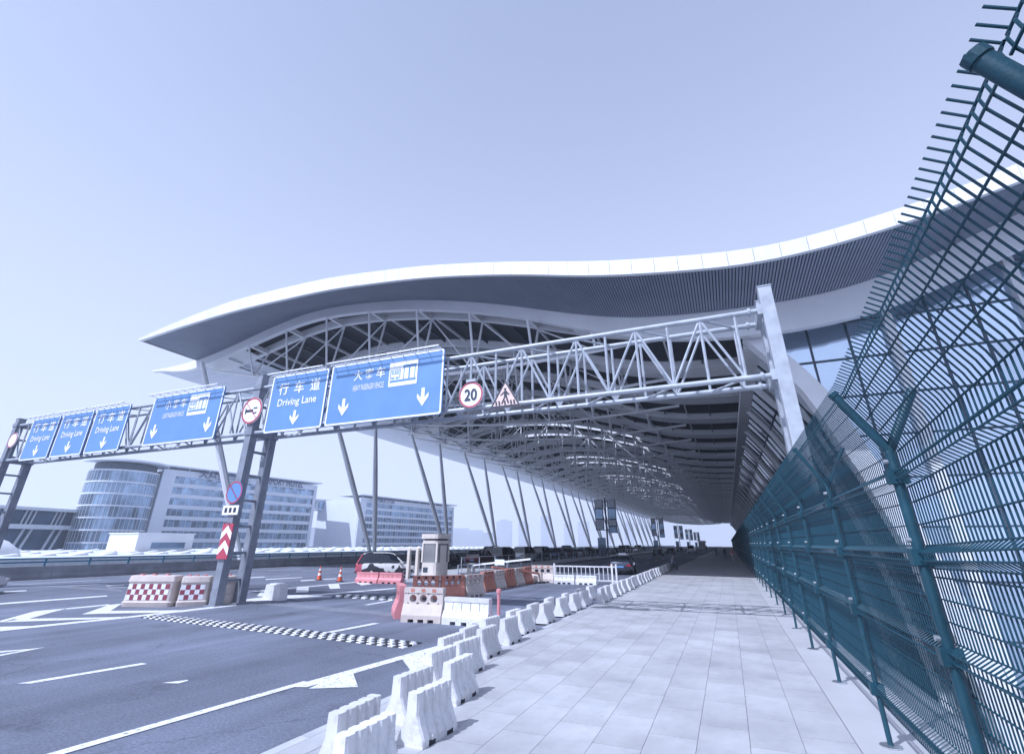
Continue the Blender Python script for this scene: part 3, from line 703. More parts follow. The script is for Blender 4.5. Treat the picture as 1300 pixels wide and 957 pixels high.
q2([(-.04,-.05),(.02,-.05),(-.1,-.32),(-.16,-.32)]); q2([(.01,-.05),(.07,-.05),(.16,-.3),(.1,-.32)])
for i in (-.34,-.22,.0,.24,.36): q2([(i-.03,-.36),(i+.03,-.36),(i+.01,-.2),(i-.05,-.2)])
pb.build('walking_symbol', SBLK, t); MB().box((-.05,.02,-.05),(.05,.2,.05)).build('bracket', SBACK, t)
t = thing('chevron_sign', 'tall red and white chevron hazard board on the middle column', 'sign', (-19.3, 15.38, 2.4))
MB().box((-.3,-.015,-.68),(.3,.015,.68)).build('plate', SRED, t)
for z in (-.12, .46):
    MB().add([(a,-.02,z+b) for a, b in [(-.3,-.42),(-.3,-.14),(0,.16),(0,-.12)]]+[(a,-.02,z+b) for a, b in [(.3,-.42),(.3,-.14)]], [(0,3,2,1),(3,4,5,2)]).build('chevron', SWHITE, t)
MB().box((-.04,.015,-.3),(.04,.24,.3)).build('bracket', SBACK, t)
MB().tube((0,-.25,.74),(0,.05,.7),.02,6).build('lamp_arm', SBACK, t)

# ================================================================== FENCE
FXX = 1.45
fe = thing('mesh_fence', 'tall teal welded wire mesh fence with cranked top along the pavement', 'fence', (FXX, 0, .15)); fe.location = (0,0,0)
WP = [(0,.40)]
for zc in (.62, 1.50, 2.20, 2.84): WP += [(0,zc-.085),(-.085,zc-.03),(-.085,zc+.03),(0,zc+.085)]
WP += [(0,3.06),(-.03,3.14),(-.29,3.58),(-.30,3.63),(-.275,3.665),(-.36,3.72)]
HW = [.42,.535,.705,.87,1.05,1.23,1.415,1.585,1.73,1.89,2.05,2.115,2.285,2.45,2.63,2.755,2.925,3.06]
def wx(z): return float(np.interp(z, [p[1] for p in WP], [p[0] for p in WP]))
def ramp(y, z):
    r = max(0.0, (5.3-y)/3.46); return r*max(0.0, z-1.8)*.21
def wire_panel(y0, y1, sp, r, n, near=False, base=0.0):
    mb = MB(); k = int(round((y1-y0)/sp))
    def pt(dx, y, z): return (FXX+.075+dx, y-base, z+(ramp(y, z) if near else 0))
    for i in range(k):
        y = y0+.03+i*(y1-y0-.06)/(k-1)
        mb.path([pt(dx, y, z) for dx, z in WP], r, n, caps=False)
    hz = [(wx(z)-r*1.6, z) for z in HW]+[(-.085-r*2, zc+d) for zc in (.62,1.5,2.2,2.84) for d in (-.03,.03)]+[(-.09-r*1.5,3.25),(-.16-r*1.5,3.36),(-.225-r*1.5,3.47),(-.29-r*1.5,3.58),(-.275-r,3.66)]
    for dx, z in hz:
        m_ = 5 if near else 1
        mb.path([pt(dx, y0+.01+(y1-y0-.02)*j/m_, z) for j in range(m_+1)], r*1.05, n, caps=False)
    return mb
def fence_post(y, par, full=True, r=.042):
    q = lambda dx, z: (FXX+dx, y, z+ramp(y, z))
    n = 10 if full else 6
    p = MB(); p.path([(FXX, y, PZ), q(0, 1.8), q(0, 3.10)], r, n); po = p.build('post', TEAL, par, True)
    MB().path([q(.01,3.04), q(-.30,3.60)], r*.95, n).build('arm', TEAL, par, True)
    if full:
        MB().path([q(-.01,3.04), q(.31,3.60)], r*.95, n).build('arm', TEAL, par, True)
        for zc in (.62, 1.50, 2.20, 2.84):
            MB().box((FXX-.075, y-.05, zc-.06+ramp(y,zc)), (FXX+.075, y+.05, zc+.06+ramp(y,zc))).build('clamp', TEAL, po)
        for zc in (.78, 1.62, 2.33, 2.97):
            MB().tube((FXX-.07, y, zc+ramp(y,zc)), (FXX-.03, y, zc+ramp(y,zc)), .022, 8).build('bolt', BOLT, po)
        MB().lathe([(.12,0),(.12,.015),(.07,.02)], (FXX, y, PZ), 10).build('foot_plate', BOLT, po)
        MB().tube(q(-.30,3.60), q(-.318,3.632), r*1.1, 10).build('cap', TEAL, po)
FY = [-1.62, 1.84, 5.3]+[5.3+3.15*i for i in range(1, 80)]
for i, y in enumerate(FY): fence_post(y, fe, i < 14, .042 if i < 3 else .030)
for a, b in ((-1.62,1.84), (1.84,5.3)): tag(wire_panel(a, b, .067, .0068, 5, True).build('mesh_panel', TEALW, fe, True), kind='stuff')
pm = [wire_panel(0, 3.15, s, r, 4).mesh('mesh_panel', TEALW) for s, r in ((.067,.0057),(.085,.0070),(.15,.011),(.3,.022))]
for i in range(2, len(FY)-1):
    k = 0 if i < 10 else 1 if i < 18 else 2 if i < 34 else 3
    tag(inst('mesh_panel', pm[k], fe, (0, FY[i], 0)), kind='stuff')

# ================================================================== BARRIERS
def jersey_mesh(Ln=.80):
    P = [(.20,0),(.20,.08),(.135,.21),(.095,.31),(.08,.54)]; rings = []
    ys = [0,.03]; ins = [.02,0]
    ng = 4; pitch = (Ln-.12)/ng
    for g in range(ng):
        y = .07+g*pitch+pitch*.3
        ys += [y, y+.02, y+pitch*.36, y+pitch*.36+.02]; ins += [0,.036,.036,0]
    ys += [Ln-.03, Ln]; ins += [0,.02]
    for y, d in zip(ys, ins):
        rt_ = [(x-d*(1 if z > .02 else .4), z) for x, z in P]
        rt_[-1] = (P[-1][0]-d*.7, P[-1][1])
        rings.append([(x, y-Ln/2, z) for x, z in rt_]+[(-x, y-Ln/2, z) for x, z in rt_[::-1]])
    return MB().loft(rings)
jw = jersey_mesh().mesh('jersey_barrier', PLAS_W)
notch = MB()
for y in (-.2, .2): notch.box((-.203, y-.065, .0), (.203, y+.065, .045))
nme = notch.mesh('fork_pocket', RUB)
def jersey(x, y, z, rz, label, group):
    o = inst('jersey_barrier', jw, None, (x, y, z), rz); tag(o, label, 'barrier', group)
    p = inst('fork_pocket', nme, o); return o
LA, GA = 'white grooved plastic jersey barrier in the row standing on the pavement edge', 'jersey barriers along the pavement edge'
LB, GB = 'white grooved plastic jersey barrier in the row on the asphalt beside the kerb', 'jersey barriers on the road beside the kerb'
near = [(619,836.6),(648,819),(668,805),(696,792),(717,782.6),(733,775.5),(745,769)]
def jz(x): return PZ if x > -5.7 else 0.0
def jrow(pts, L_, G_):
    for x, y in pts: jersey(x, y, jz(x), R(random.uniform(-4, 4)), L_, G_)
jrow([(-3.75,5.1),(-3.9,6.6),(-4.35,8.2),(-5.0,9.75)], LA, GA)
yy = 0
for px_, py_ in near:
    p = gz(px_, py_, PZ); jrow([(p[0]-.2, p[1]+.38)], LA, GA); yy = p[1]+.38
for i in range(24): yy += 1.2+.2*random.random(); jrow([(-5.28-.012*i+random.uniform(-.05,.05), yy)], LA, GA)
jrow([(-4.3,5.6),(-4.55,7.2),(-5.0,8.75),(-5.5,10.0),(-5.8,11.4),(-6.0,13.0),(-6.02,14.6),(-6.05,16.3),(-6.15,18.2),(-6.1,20.1),(-6.15,22.0),(-6.1,23.9)], LB, GB)

def hole_barrier(name, label, cat, mat, x0, y0, x1, y1, H=.95, group=None, holes=True, z=0.0):
    Ln = math.hypot(x1-x0, y1-y0)-.03
    t = thing(name, label, cat, ((x0+x1)/2, (y0+y1)/2, z), math.atan2(y1-y0, x1-x0), group)
    hx = Ln/2; zl, zm = .52*H, .84*H
    b = MB()
    b.loft([[(x,-w_,zz_) for x, w_, zz_ in ((-hx*k,wd,zz_),(hx*k,wd,zz_))]+[(hx*k,wd,zz_),(-hx*k,wd,zz_)] for k, wd, zz_ in ((1,.23,.09),(1,.23,.2),(1,.12,zl))])
    for i in range(4):
        a = -hx+i*(2*hx)/4; b.box((a+(.10 if i else 0), -.23, 0), (a+2*hx/4-(.10 if i < 3 else 0), .23, .092))
    tk = b.build('tank', mat, t)
    if holes:
        m = MB(); n = 16; cw = 2*hx*.8/3
        m.box((-hx,-.10,zl-.01), (-hx*.8,.10,zm)); m.box((hx*.8,-.10,zl-.01), (hx,.10,zm))
        for c in (-1,0,1):
            ox = c*cw; sq = []; eo = []
            for j in range(n):
                a = 2*math.pi*(j+.5)/n; ca, sa = math.cos(a), math.sin(a); s = 1/max(abs(ca), abs(sa))
                sq.append((ox+ca*s*cw/2, (zl+zm)/2+sa*s*(zm-zl)/2)); eo.append((ox+ca*cw*.34, (zl+zm)/2+sa*(zm-zl)*.36))
            V = [(x,-.10,z_) for x, z_ in sq]+[(x,-.10,z_) for x, z_ in eo]+[(x,.10,z_) for x, z_ in sq]+[(x,.10,z_) for x, z_ in eo]
            Fc = []
            for j in range(n):
                k = (j+1) % n; Fc += [(j,k,n+k,n+j),(2*n+k,2*n+j,3*n+j,3*n+k),(n+j,n+k,3*n+k,3*n+j)]
            m.add(V, Fc)
        m.build('hole_panel', mat, t)
    else:
        m = MB()
        for i in range(5):
            a = -hx+i*2*hx/5; m.loft([[(a+.012,-w_,zz_),(a+2*hx/5-.012,-w_,zz_),(a+2*hx/5-.012,w_,zz_),(a+.012,w_,zz_)] for w_, zz_ in ((.12,zl),(.10,zm))])
        m.build('ribbed_panel', mat, t)
    r_ = MB(); r_.box((-hx,-.12,zm), (hx,.12,H)); r_.build('top_rail', mat, t)
    for c in ((-.55,0,.55) if holes else ()): MB().box((c*hx-.1*hx,-.125,zm+.03), (c*hx+.1*hx,.125,H-.03)).build('slot', PLAS_O if mat is not PLAS_O else RUB, t)
    return t
GO = 'water barriers with round holes around the toll lane'
hole_barrier('water_barrier', 'cream water barrier with three round holes facing the near lane', 'barrier', PLAS_C, -10.08,15.09,-8.70,15.28, .98)
hole_barrier('water_barrier', 'pink water barrier set end-on beside the cream one with holes', 'barrier', PLAS_P, -10.42,15.45,-11.35,16.6, .98)
hole_barrier('water_barrier', 'plain white water barrier with vertical grooves next to the pink bollard', 'barrier', PLAS_W, -8.6,15.2,-6.98,15.12, .74, None, False)
for a, b in (((-13.6,20.9),(-12.5,21.4)), ((-12.45,21.45),(-11.7,22.3))):
    hole_barrier('water_barrier', 'orange water barrier with holes in the short row behind the cream one', 'barrier', PLAS_O, *a, *b, .95, 'orange barriers in the short row')
hole_barrier('water_barrier', 'cream water barrier ending the short orange row', 'barrier', PLAS_C, -11.68,22.3,-11.4,23.6, .95)
for i in range(5):
    hole_barrier('water_barrier', ('orange' if i % 2 == 0 else 'dull cream')+' water barrier with holes in the line along the toll lane', 'barrier', PLAS_O if i % 2 == 0 else PLAS_C, -12.05,24.9+i*1.45,-12.08,26.3+i*1.45, .95, 'barriers lining the toll lane')
hole_barrier('water_barrier', 'cream water barrier with three holes closing the end of the toll lane line', 'barrier', PLAS_C, -12.17,32.6,-10.75,32.9, 1.0)
for i in range(2):
    hole_barrier('water_barrier', 'low pink grooved water barrier beside the traffic cones', 'barrier', PLAS_P, -22.55+i*1.78,28.12,-20.85+i*1.78,28.15, .62, 'low pink barriers by the cones', False)
for i in range(2):
    hole_barrier('water_barrier', 'low white water barrier in front of the white pedestrian rail', 'barrier', PLAS_W, -10.45+i*1.4,32.2-.06*i,-9.12+i*1.4,32.16-.06*i, .5, 'low white barriers by the rail', False)
# chequered barrier group
def chequer(label, x0, y0, x1, y1, H=1.12):
    Ln = math.hypot(x1-x0, y1-y0); t = thing('chequered_barrier', label, 'barrier', ((x0+x1)/2,(y0+y1)/2,0), math.atan2(y1-y0, x1-x0))
    hx = Ln/2; n = 10; rings = []
    for zz_, k, wd in ((0,.97,.30),(.16,1.0,.33),(.2,.96,.29),(H-.27,.92,.25),(H-.22,.97,.28),(H-.03,.95,.25),(H,.88,.2)):
        rings.append([(a*k*hx/(hx) , b*wd/.25, zz_) for a, b in rr(2*hx, .5, .09, 3)])
    MB().loft(rings).build('tank', PLAS_C, t, True)
    for c in (-.6,-.1,.45): MB().box((c*hx-.06,-.1,H-.02), (c*hx+.06,.1,H+.05)).build('filler_cap', PLAS_P, t)
    N_ = int(2*hx*.87/.17); rw = MB(); ww = MB(); z0, z1 = .24, H-.31; hh = (z1-z0)/3
    for i in range(N_):
        for r in range(3):
            a = -hx*.87+i*.17; zb_ = z0+r*hh; f0 = .285-.03*(zb_-.2)/(H-.47)+.0; f1 = .285-.03*(zb_+hh-.2)/(H-.47)
            (rw if (i+r) % 2 else ww).add([(a,-f0-.012,zb_),(a+.17,-f0-.012,zb_),(a+.17,-f1-.012,zb_+hh),(a,-f1-.012,zb_+hh)], [(0,1,2,3)])
    tag(rw.build('red_squares', CHKR, t), kind='stuff'); tag(ww.build('white_squares', CHKW, t), kind='stuff')
    return t
chequer('long red and white chequered water barrier beside the middle gantry column', -22.75,14.25,-20.85,14.95)
chequer('short red and white chequered barrier butted against the longer one', -20.8,15.0,-19.98,15.75, 1.08)
t = thing('water_drum', 'cream plastic water drum behind the chequered barriers', 'drum', (-19.95, 16.35, 0))
MB().lathe([(.40,0),(.42,.05),(.42,.3),(.40,.33),(.42,.36),(.41,.7),(.39,.73),(.40,.76),(.37,1.02),(.3,1.06),(0.01,1.06)], (0,0,0), 20).build('body', PLAS_C, t, True)
MB().lathe([(.07,1.05),(.07,1.12),(.01,1.13)], (.15,0,0), 10).build('cap', PLAS_P, t)
# wedge behind the column (white painted block)
t = thing('concrete_block', 'white painted wedge block behind the middle gantry column', 'block', (-19.0, 18.2, 0))
MB().prism([(-.5,-.2,0),(.5,-.2,0),(.4,-.2,.62),(-.4,-.2,.62)], (0,.45,0)).build('body', PLAS_W, t); MB().box((-.3,-.12,.62),(.3,.2,.66)).build('cap', PLAS_W, t)
# cones
def cone(label):
    t = thing('traffic_cone', label, 'cone', (0,0,0), 0, 'traffic cones on the far lanes')
    MB().prism([(a,b,0) for a, b in rr(.42,.42,.05)], (0,0,.04)).build('base', RUB, t)
    for z0, z1, m in ((.04,.3,CONEO),(.3,.44,SWHITE),(.44,.6,CONEO),(.6,.72,SWHITE),(.72,.9,CONEO)):
        f = lambda z: .17-.145*(z/.9); MB().lathe([(f(z0),z0),(f(z1),z1)], (0,0,0), 14).build('cone_band', m, t, True)
    return t
c0 = cone('orange and white striped traffic cone standing on the asphalt'); u = []
place(c0, u, (-26.4,28.9,0), 0); place(c0, u, (-24.1,28.3,0), .4)
t = thing('bollard', 'slim pink plastic bollard at the end of the white water barrier', 'bollard', (-6.78,15.25,0))
MB().lathe([(.13,0),(.13,.03),(.055,.05),(.05,.95),(.03,.97)], (0,0,0), 12).build('post', PLAS_P, t, True); MB().lathe([(.075,.9),(.075,1.0),(.02,1.02)], (0,0,0), 12).build('cap', PLAS_P, t)
# white pedestrian rail
t = thing('pedestrian_rail', 'white barred pedestrian rail across the end of the closed lane', 'railing', (-10.6,32.6,0))
for z in (.2, .98): MB().box((0,-.035,z-.04),(3.9,.035,z+.04)).build('rail', PLAS_W, t)
for i in range(14): MB().box((.1+i*.28-.02,-.02,.2),(.1+i*.28+.02,.02,.95)).build('bar', PLAS_W, t)
for x in (0, 3.72, 3.98): MB().box((x-.05,-.05,0),(x+.05,.05,1.14)).build('post', PLAS_W, t)
# loose boom pole
t = thing('boom_pole', 'brown pole leaning across the orange barriers beside the toll lane', 'pole', (0,0,0))
MB().tube((-12.7,27.6,1.06), (-11.4,32.0,.55), .06, 8).build('pole', PLAS_O, t); MB().box((-11.5,31.9,0),(-11.25,32.15,.62)).build('stand', PLAS_C, t); MB().box((-11.65,31.8,0),(-11.1,32.25,.1)).build('foot', RUB, t)

# ================================================================== TOLL BOOTH, GATES, RAILS
BTH = M('booth_cream', (.66,.60,.54), .5, 0, .08, 1, dirt=.2, dirtcol=(.4,.33,.28)); BGL = glass('booth_glass', (.30,.30,.30), .08, .3)
tb = thing('toll_booth', 'cream toll booth with flat roof and glazed upper half', 'booth', (-18.75, 31.4, 0))
MB().box((-1.1,-1.7,0),(1.1,1.9,.16)).build('plinth', KERB, tb)
oc = [(a,b) for a, b in rr(1.25,1.7,.25,2)]
MB().prism([(a,b,.16) for a, b in oc], (0,0,.98)).build('lower_wall', BTH, tb)
MB().prism([(a*.985,b*.985,1.14) for a, b in oc], (0,0,1.2)).build('window', BGL, tb)
for a, b in oc[1::3]: MB().box((a-.06,b-.06,1.14),(a+.06,b+.06,2.36)).build('window_post', BTH, tb)
MB().prism([(a*1.04,b*1.04,2.3) for a, b in oc], (0,0,.2)).build('head_band', BTH, tb)
MB().prism([(a*1.16,b*1.14,2.62) for a, b in oc], (0,0,.30)).build('roof', BTH, tb); MB().prism([(a*.9,b*.9,2.5) for a, b in oc], (0,0,.12)).build('roof_neck', MULL, tb)
MB().box((.60,-.45,.2),(.645,.35,2.2)).build('door', BTH, tb); MB().box((-.4,-.87,.55),(-.05,-.84,.85)).build('vent_panel', MULL, tb)
t = thing('gate_portal', 'pale steel height gate standing beside the toll booth', 'gate', (-20.6, 31.5, 0))
for x in (-.35, .35): MB().box((x-.1,-.12,0),(x+.1,.12,2.0)).build('post', BTH, t)
MB().box((-1.4,-.07,1.9),(.5,.07,2.05)).build('beam', BTH, t)
t = thing('barrier_gate', 'boom gate with cream cabinet and long white arm', 'gate', (-17.1, 33.6, 0))
MB().prism([(a,b,0) for a, b in rr(.42,.5,.05)], (0,0,1.02)).build('cabinet', BTH, t); MB().beam((.1,-.28,.9),(4.6,-.28,1.35),.05,.11).build('arm', SWHITE, t); MB().box((-.05,-.33,.78),(.2,-.2,1.0)).build('hinge', MULL, t); MB().box((2.0,-.33,.95),(2.7,-.3,1.3)).build('arm_plate', SWHITE, t)
rs = thing('island_railing', 'thin steel railing along the edge of the median island', 'railing', (-19.7,37,.16))
for i in range(44): MB().tube((0,i*3.2,0),(0,i*3.2,1.15),.04,6).build('post', GALV, rs)
for z in (.6,1.13): MB().tube((0,0,z),(0,137.6,z),.028,6).build('rail', GALV, rs)
rs = thing('lane_railing', 'short steel railing beside the boom gate', 'railing', (-16.2,30,0))
for i in range(5): MB().tube((0,i*2,0),(0,i*2,1.05),.045,8).build('post', GALV, rs)
for z in (.55,1.03): MB().tube((0,0,z),(0,8,z),.03,6).build('rail', GALV, rs)
# information boards
def info_board():
    t = thing('information_board', 'tall dark twin-panel information board on a post standing on the median', 'sign', (0,0,0), 0, 'information boards along the median')
    MB().tube((0,0,0),(0,0,10.3),.16,10).build('post', MULL, t)
    for x0, x1, zz_ in ((-2.05,-.45,(4.6,6.5,8.4,10.0)), (.4,2.0,(4.0,5.2,6.4,8.4,10.0))):
        MB().box((x0,-.12,zz_[0]),(x1,.12,zz_[-1])).build('panel_frame', MULL, t)
        for i, (a, b) in enumerate(zip(zz_[:-1], zz_[1:])):
            MB().box((x0+.12,-.14,a+.1),(x1-.12,-.121,b-.1)).build('panel', (HOTW, HOTG, SBACK, HOTG)[(i+(x0 > 0)) % 4], t)
    for z in (4.5,9.6): MB().beam((-2,0,z),(2,0,z),.1,.12).build('arm', MULL, t)
    MB().box((-1.85,-.1,.0),(-.35,.1,3.2)).build('lower_panel', HOTG, t)
    return t
ib = info_board(); u = []
for y in (97,176,254,324,405): place(ib, u, (-20.9, y, .16), 0)

# ================================================================== VEHICLES
GLC = M('car_glass', (.015,.02,.03), .06, 0, .1, 1, spec=.8); TLR = M('tail_light', (.35,.02,.03), .25); HDL = M('head_light', (.7,.72,.75), .15, .3); TRIM = M('car_trim', (.02,.022,.028), .5); RIMM = M('wheel_rim', (.45,.46,.5), .3, .8)
def car(label, cat, color, loc, rz, kind='sedan', group=None, plate=True, name='parked_car'):
    paintm = color if not isinstance(color, tuple) else M('car_paint', color, .25, .2, .04, 1, coat=.8)
    t = thing(name, label, cat, loc, rz, group)
    if kind == 'sedan':   # front is +y ; stations y, zlow, zhigh, halfwidth
        S = [(-2.3,.42,.82,.70),(-2.22,.30,.95,.80),(-1.7,.24,.99,.88),(-.9,.22,.96,.90),(.5,.22,.93,.90),(1.2,.22,.90,.89),(1.9,.24,.80,.84),(2.22,.28,.70,.74),(2.3,.38,.60,.62)]
        G_ = [(-1.75,.97,.74,.99),(-1.05,1.38,.60,.97),(-.6,1.46,.58,.95),(.1,1.46,.58,.94),(.55,1.38,.60,.93),(1.3,.92,.74,.90)]
    elif kind == 'suv':
        S = [(-2.2,.45,.9,.76),(-2.12,.32,1.05,.86),(-1.5,.26,1.08,.92),(0,.25,1.05,.93),(1.1,.25,1.02,.92),(1.9,.28,.92,.86),(2.15,.34,.8,.76),(2.22,.45,.7,.64)]
        G_ = [(-2.08,1.04,.80,1.06),(-1.75,1.6,.66,1.05),(-1.3,1.70,.64,1.05),(.1,1.68,.64,1.04),(.5,1.6,.66,1.03),(1.2,1.0,.80,1.0)]
    else:
        S = [(-2.3,.45,1.0,.80),(-2.25,.3,1.12,.90),(-1.5,.26,1.14,.94),(0,.25,1.12,.94),(1.5,.25,1.08,.93),(2.1,.28,.95,.86),(2.3,.4,.75,.74)]
        G_ = [(-2.22,1.1,.84,1.12),(-2.05,1.85,.74,1.12),(-1.6,1.95,.72,1.11),(.8,1.93,.72,1.1),(1.2,1.8,.74,1.09),(1.85,1.06,.82,1.05)]
    rings = [[(-h*.82,y,zl),(h*.82,y,zl),(h,y,zl+.16),(h*1.0,y,(zl+zh)/2),(h*.97,y,zh-.12),(h*.88,y,zh),(-h*.88,y,zh),(-h*.97,y,zh-.12),(-h*1.0,y,(zl+zh)/2),(-h,y,zl+.16)] for y, zl, zh, h in S]
    MB().loft(rings).build('body', paintm, t, True)
    gr = [[(-h*1.02 if True else 0,y,zb_-.05),(h*1.02,y,zb_-.05),(h*.98 if zt-zb_ > .2 else h,y,max(zt-.06,zb_-.02)),(h*.86,y,max(zt,zb_-.01)),(-h*.86,y,max(zt,zb_-.01)),(-h*.98 if zt-zb_ > .2 else -h,y,max(zt-.06,zb_-.02))] for y, zt, h, zb_ in G_]
    for g_, (y, zt, h, zb_) in zip(gr, G_):
        g_[0] = (-.84*(1.05 if kind != 'sedan' else 1), y, zb_-.05); g_[1] = (.84*(1.05 if kind != 'sedan' else 1), y, zb_-.05)
    MB().loft(gr).build('window', GLC, t, True)
    rf = MB(); mid = [g for g in G_ if g[1] > (1.3 if kind == 'sedan' else 1.55)]
    rf.loft([[(-h*.9,y,zt-.02),(h*.9,y,zt-.02),(h*.84,y,zt+.015),(-h*.84,y,zt+.015)] for y, zt, h, zb_ in mid]); rf.build('roof', paintm, t, True)
    hb = .85*(1.05 if kind != 'sedan' else 1)
    for s in (-1, 1):
        for a, b in ((0,1),(len(G_)-1,len(G_)-2)): MB().beam((s*hb*.98,G_[a][0],G_[a][3]-.03), (s*G_[b][2]*.97,G_[b][0],G_[b][1]-.03), .07, .07).build('pillar', paintm, t)
        yb_ = -.35; zt = float(np.interp(yb_, [g[0] for g in G_], [g[1] for g in G_])); hh_ = float(np.interp(yb_, [g[0] for g in G_], [g[2] for g in G_])); MB().beam((s*hb*.97,yb_,.8),(s*hh_*.97,yb_,zt-.04),.06,.08).build('pillar', paintm, t)
        MB().box((s*hb+(-.02 if s < 0 else -.0),1.0-.08,.95),(s*hb+s*.2,1.0+.05,1.07)).build('mirror', paintm, t) if s > 0 else MB().box((s*hb-.2,.92,.95),(s*hb+.02,1.05,1.07)).build('mirror', paintm, t)
        zr = S[1][2]-.16
        MB().box((s*.64-.17,S[0][0]-.0,zr-.16),(s*.64+.17,S[1][0]+.12,zr)).build('tail_light', TLR, t)
        MB().box((s*.56-.17,S[-2][0]-.05,.58),(s*.56+.17,S[-1][0]+.0,.70)).build('headlight', HDL, t)
    MB().box((-.26,S[0][0]-.02,.55),(.26,S[0][0]+.05,.67)).build('number_plate', SBLUE, t)
    MB().box((-.72,S[0][0]-.03,.36),(.72,S[0][0]+.2,.46)).build('bumper_trim', TRIM, t); MB().box((-.6,S[-1][0]-.15,.34),(.6,S[-1][0]+.02,.46)).build('grille', TRIM, t)
    for y in (-1.35, 1.38):
        for s in (-1, 1):
            c = Vector((s*.80,y,.315)); wl = MB(); n = 18; hw_ = .11
            wl.loft([[(c.x+d*s,c.y+r_*math.cos(2*math.pi*j/n),c.z+r_*math.sin(2*math.pi*j/n)) for j in range(n)] for d, r_ in ((-.11,.27),(-.1,.315),(.07,.315),(.105,.29),(.105,.2))]); wo_ = wl.build('wheel', RUB, t, True)
            rm = MB(); rm.loft([[(c.x+d*s,c.y+r_*math.cos(2*math.pi*j/n),c.z+r_*math.sin(2*math.pi*j/n)) for j in range(n)] for d, r_ in ((.1,.2),(.12,.19),(.09,.06))]); rm.build('rim', RIMM, wo_, True)
    return t
tx = car('dark taxi sedan with a roof light driving off past the barriers', 'taxi', (.035,.045,.075), (-8.4,44.6,0), R(4), 'sedan', None, True, 'taxi')
MB().box((-.3,-.35,1.46),(.3,-.2,1.58)).build('roof_light', SWHITE, tx)
# red car with striped wrap
def wrap():
    m = M('zebra_wrap_paint', (.52,.10,.14), .3, 0, .04, 1, coat=.6); t_ = m.node_tree; N = t_.nodes; L = t_.links; b = N['Principled BSDF']
    tc = N.new('ShaderNodeTexCoord'); wv = N.new('ShaderNodeTexWave'); wv.inputs['Scale'].default_value = 1.3; wv.inputs['Distortion'].default_value = 7; wv.inputs['Detail'].default_value = 1; L.new(tc.outputs['Object'], wv.inputs['Vector'])
    cr = N.new('ShaderNodeValToRGB'); cr.color_ramp.interpolation = 'CONSTANT'; cr.color_ramp.elements[0].color = (.03,.03,.04,1); cr.color_ramp.elements[1].color = (.8,.78,.76,1); cr.color_ramp.elements[1].position = .5; L.new(wv.outputs[0], cr.inputs[0])
    sx = N.new('ShaderNodeSeparateXYZ'); L.new(tc.outputs['Object'], sx.inputs[0]); gt = N.new('ShaderNodeMath'); gt.operation = 'GREATER_THAN'; gt.inputs[1].default_value = -1.75; L.new(sx.outputs['Y'], gt.inputs[0])
    mx = N.new('ShaderNodeMix'); mx.data_type = 'RGBA'; L.new(gt.outputs[0], mx.inputs[0]); mx.inputs[6].default_value = (.5,.10,.14,1); L.new(cr.outputs[0], mx.inputs[7]); L.new(mx.outputs[2], b.inputs['Base Color']); return m
car('red hatchback with black and white swirl wrap on its sides', 'car', wrap(), (*gz(489,732.5)[:2],0), R(-52), 'suv')
CL = [('black',(.015,.017,.022)),('dark grey',(.07,.075,.09)),('white',(.75,.75,.77)),('dark blue',(.03,.05,.12)),('silver',(.45,.46,.48)),('maroon',(.10,.02,.025))]
SEQ = [0,5,1,2,0,3,1,4,0,0,1,2,3,0,1,0,4,1,0]
protos = {}
for i, c in enumerate(SEQ):
    y = 47+i*7.2+random.uniform(-.6,.6); k = ('sedan','suv','van')[(i*2+c) % 3]
    nm = {'sedan':'sedan','suv':'hatchback car','van':'people carrier'}[k]
    key = (c, k); L_ = f'{CL[c][0]} {nm} queued in the line beside the median island'
    if key not in protos: protos[key] = (car(L_, 'car', CL[c][1], (0,0,0), 0, k, 'cars queued beside the median'), [])
    place(protos[key][0], protos[key][1], (-26.4+random.uniform(-.3,.3), y, 0), R(random.uniform(-3,3)))
for i in range(6):
    c = (1,0,2,4,0,1)[i]; k = ('sedan','van','sedan')[i % 3]; key = (c, k, 'o'); nm = {'sedan':'sedan','van':'people carrier'}[k]
    if key not in protos: protos[key] = (car(f'{CL[c][0]} {nm} stopped in the outer lane by the parapet', 'car', CL[c][1], (0,0,0), 0, k, 'cars in the outer lane'), [])
    place(protos[key][0], protos[key][1], (-37.5+random.uniform(-.4,.4), 66+i*15, 0), 0)
car('white van driving away down the covered drop-off lane', 'van', (.8,.8,.82), (-9.3,146,0), 0, 'van', None, True, 'white_van')
car('white car almost out of sight beside the zigzag road marking', 'car', (.78,.78,.8), (-34.55,13.0,0), R(8), 'sedan', None, True, 'white_car')
for i in range(3): car('dark car waiting in the drop-off lane far under the canopy', 'car', (.03,.035,.05), (-13.5,110+i*26,0), 0, 'sedan', 'dark cars far under the canopy')
bs = thing('coach', 'large pale coach stopped far down under the canopy', 'bus', (-9.6,215,0))
MB().loft([[(-1.25*k,y,.4),(1.25*k,y,.4),(1.27*k,y,1.4),(1.2*k,y,3.2),(1.0*k,y,3.4),(-1.0*k,y,3.4),(-1.2*k,y,3.2),(-1.27*k,y,1.4)] for y, k in ((0,.96),(.15,1),(11.8,1),(12,.96))]).build('body', PLAS_W, bs, True)
MB().box((-1.0,-.03,1.6),(1.0,.05,2.9)).build('rear_window', GLC, bs)
for s in (-1,1):
    MB().box((s*1.24-.03,.6,1.6),(s*1.24+.03,11.5,2.8)).build('side_window', GLC, bs)
    MB().box((s*.95-.15,-.04,.9),(s*.95+.15,.05,1.3)).build('tail_light', TLR, bs)
    for y in (2.5,9.5): MB().tube((s*.95,y,.5),(s*1.26,y,.5),.5,16).build('wheel', RUB, bs)

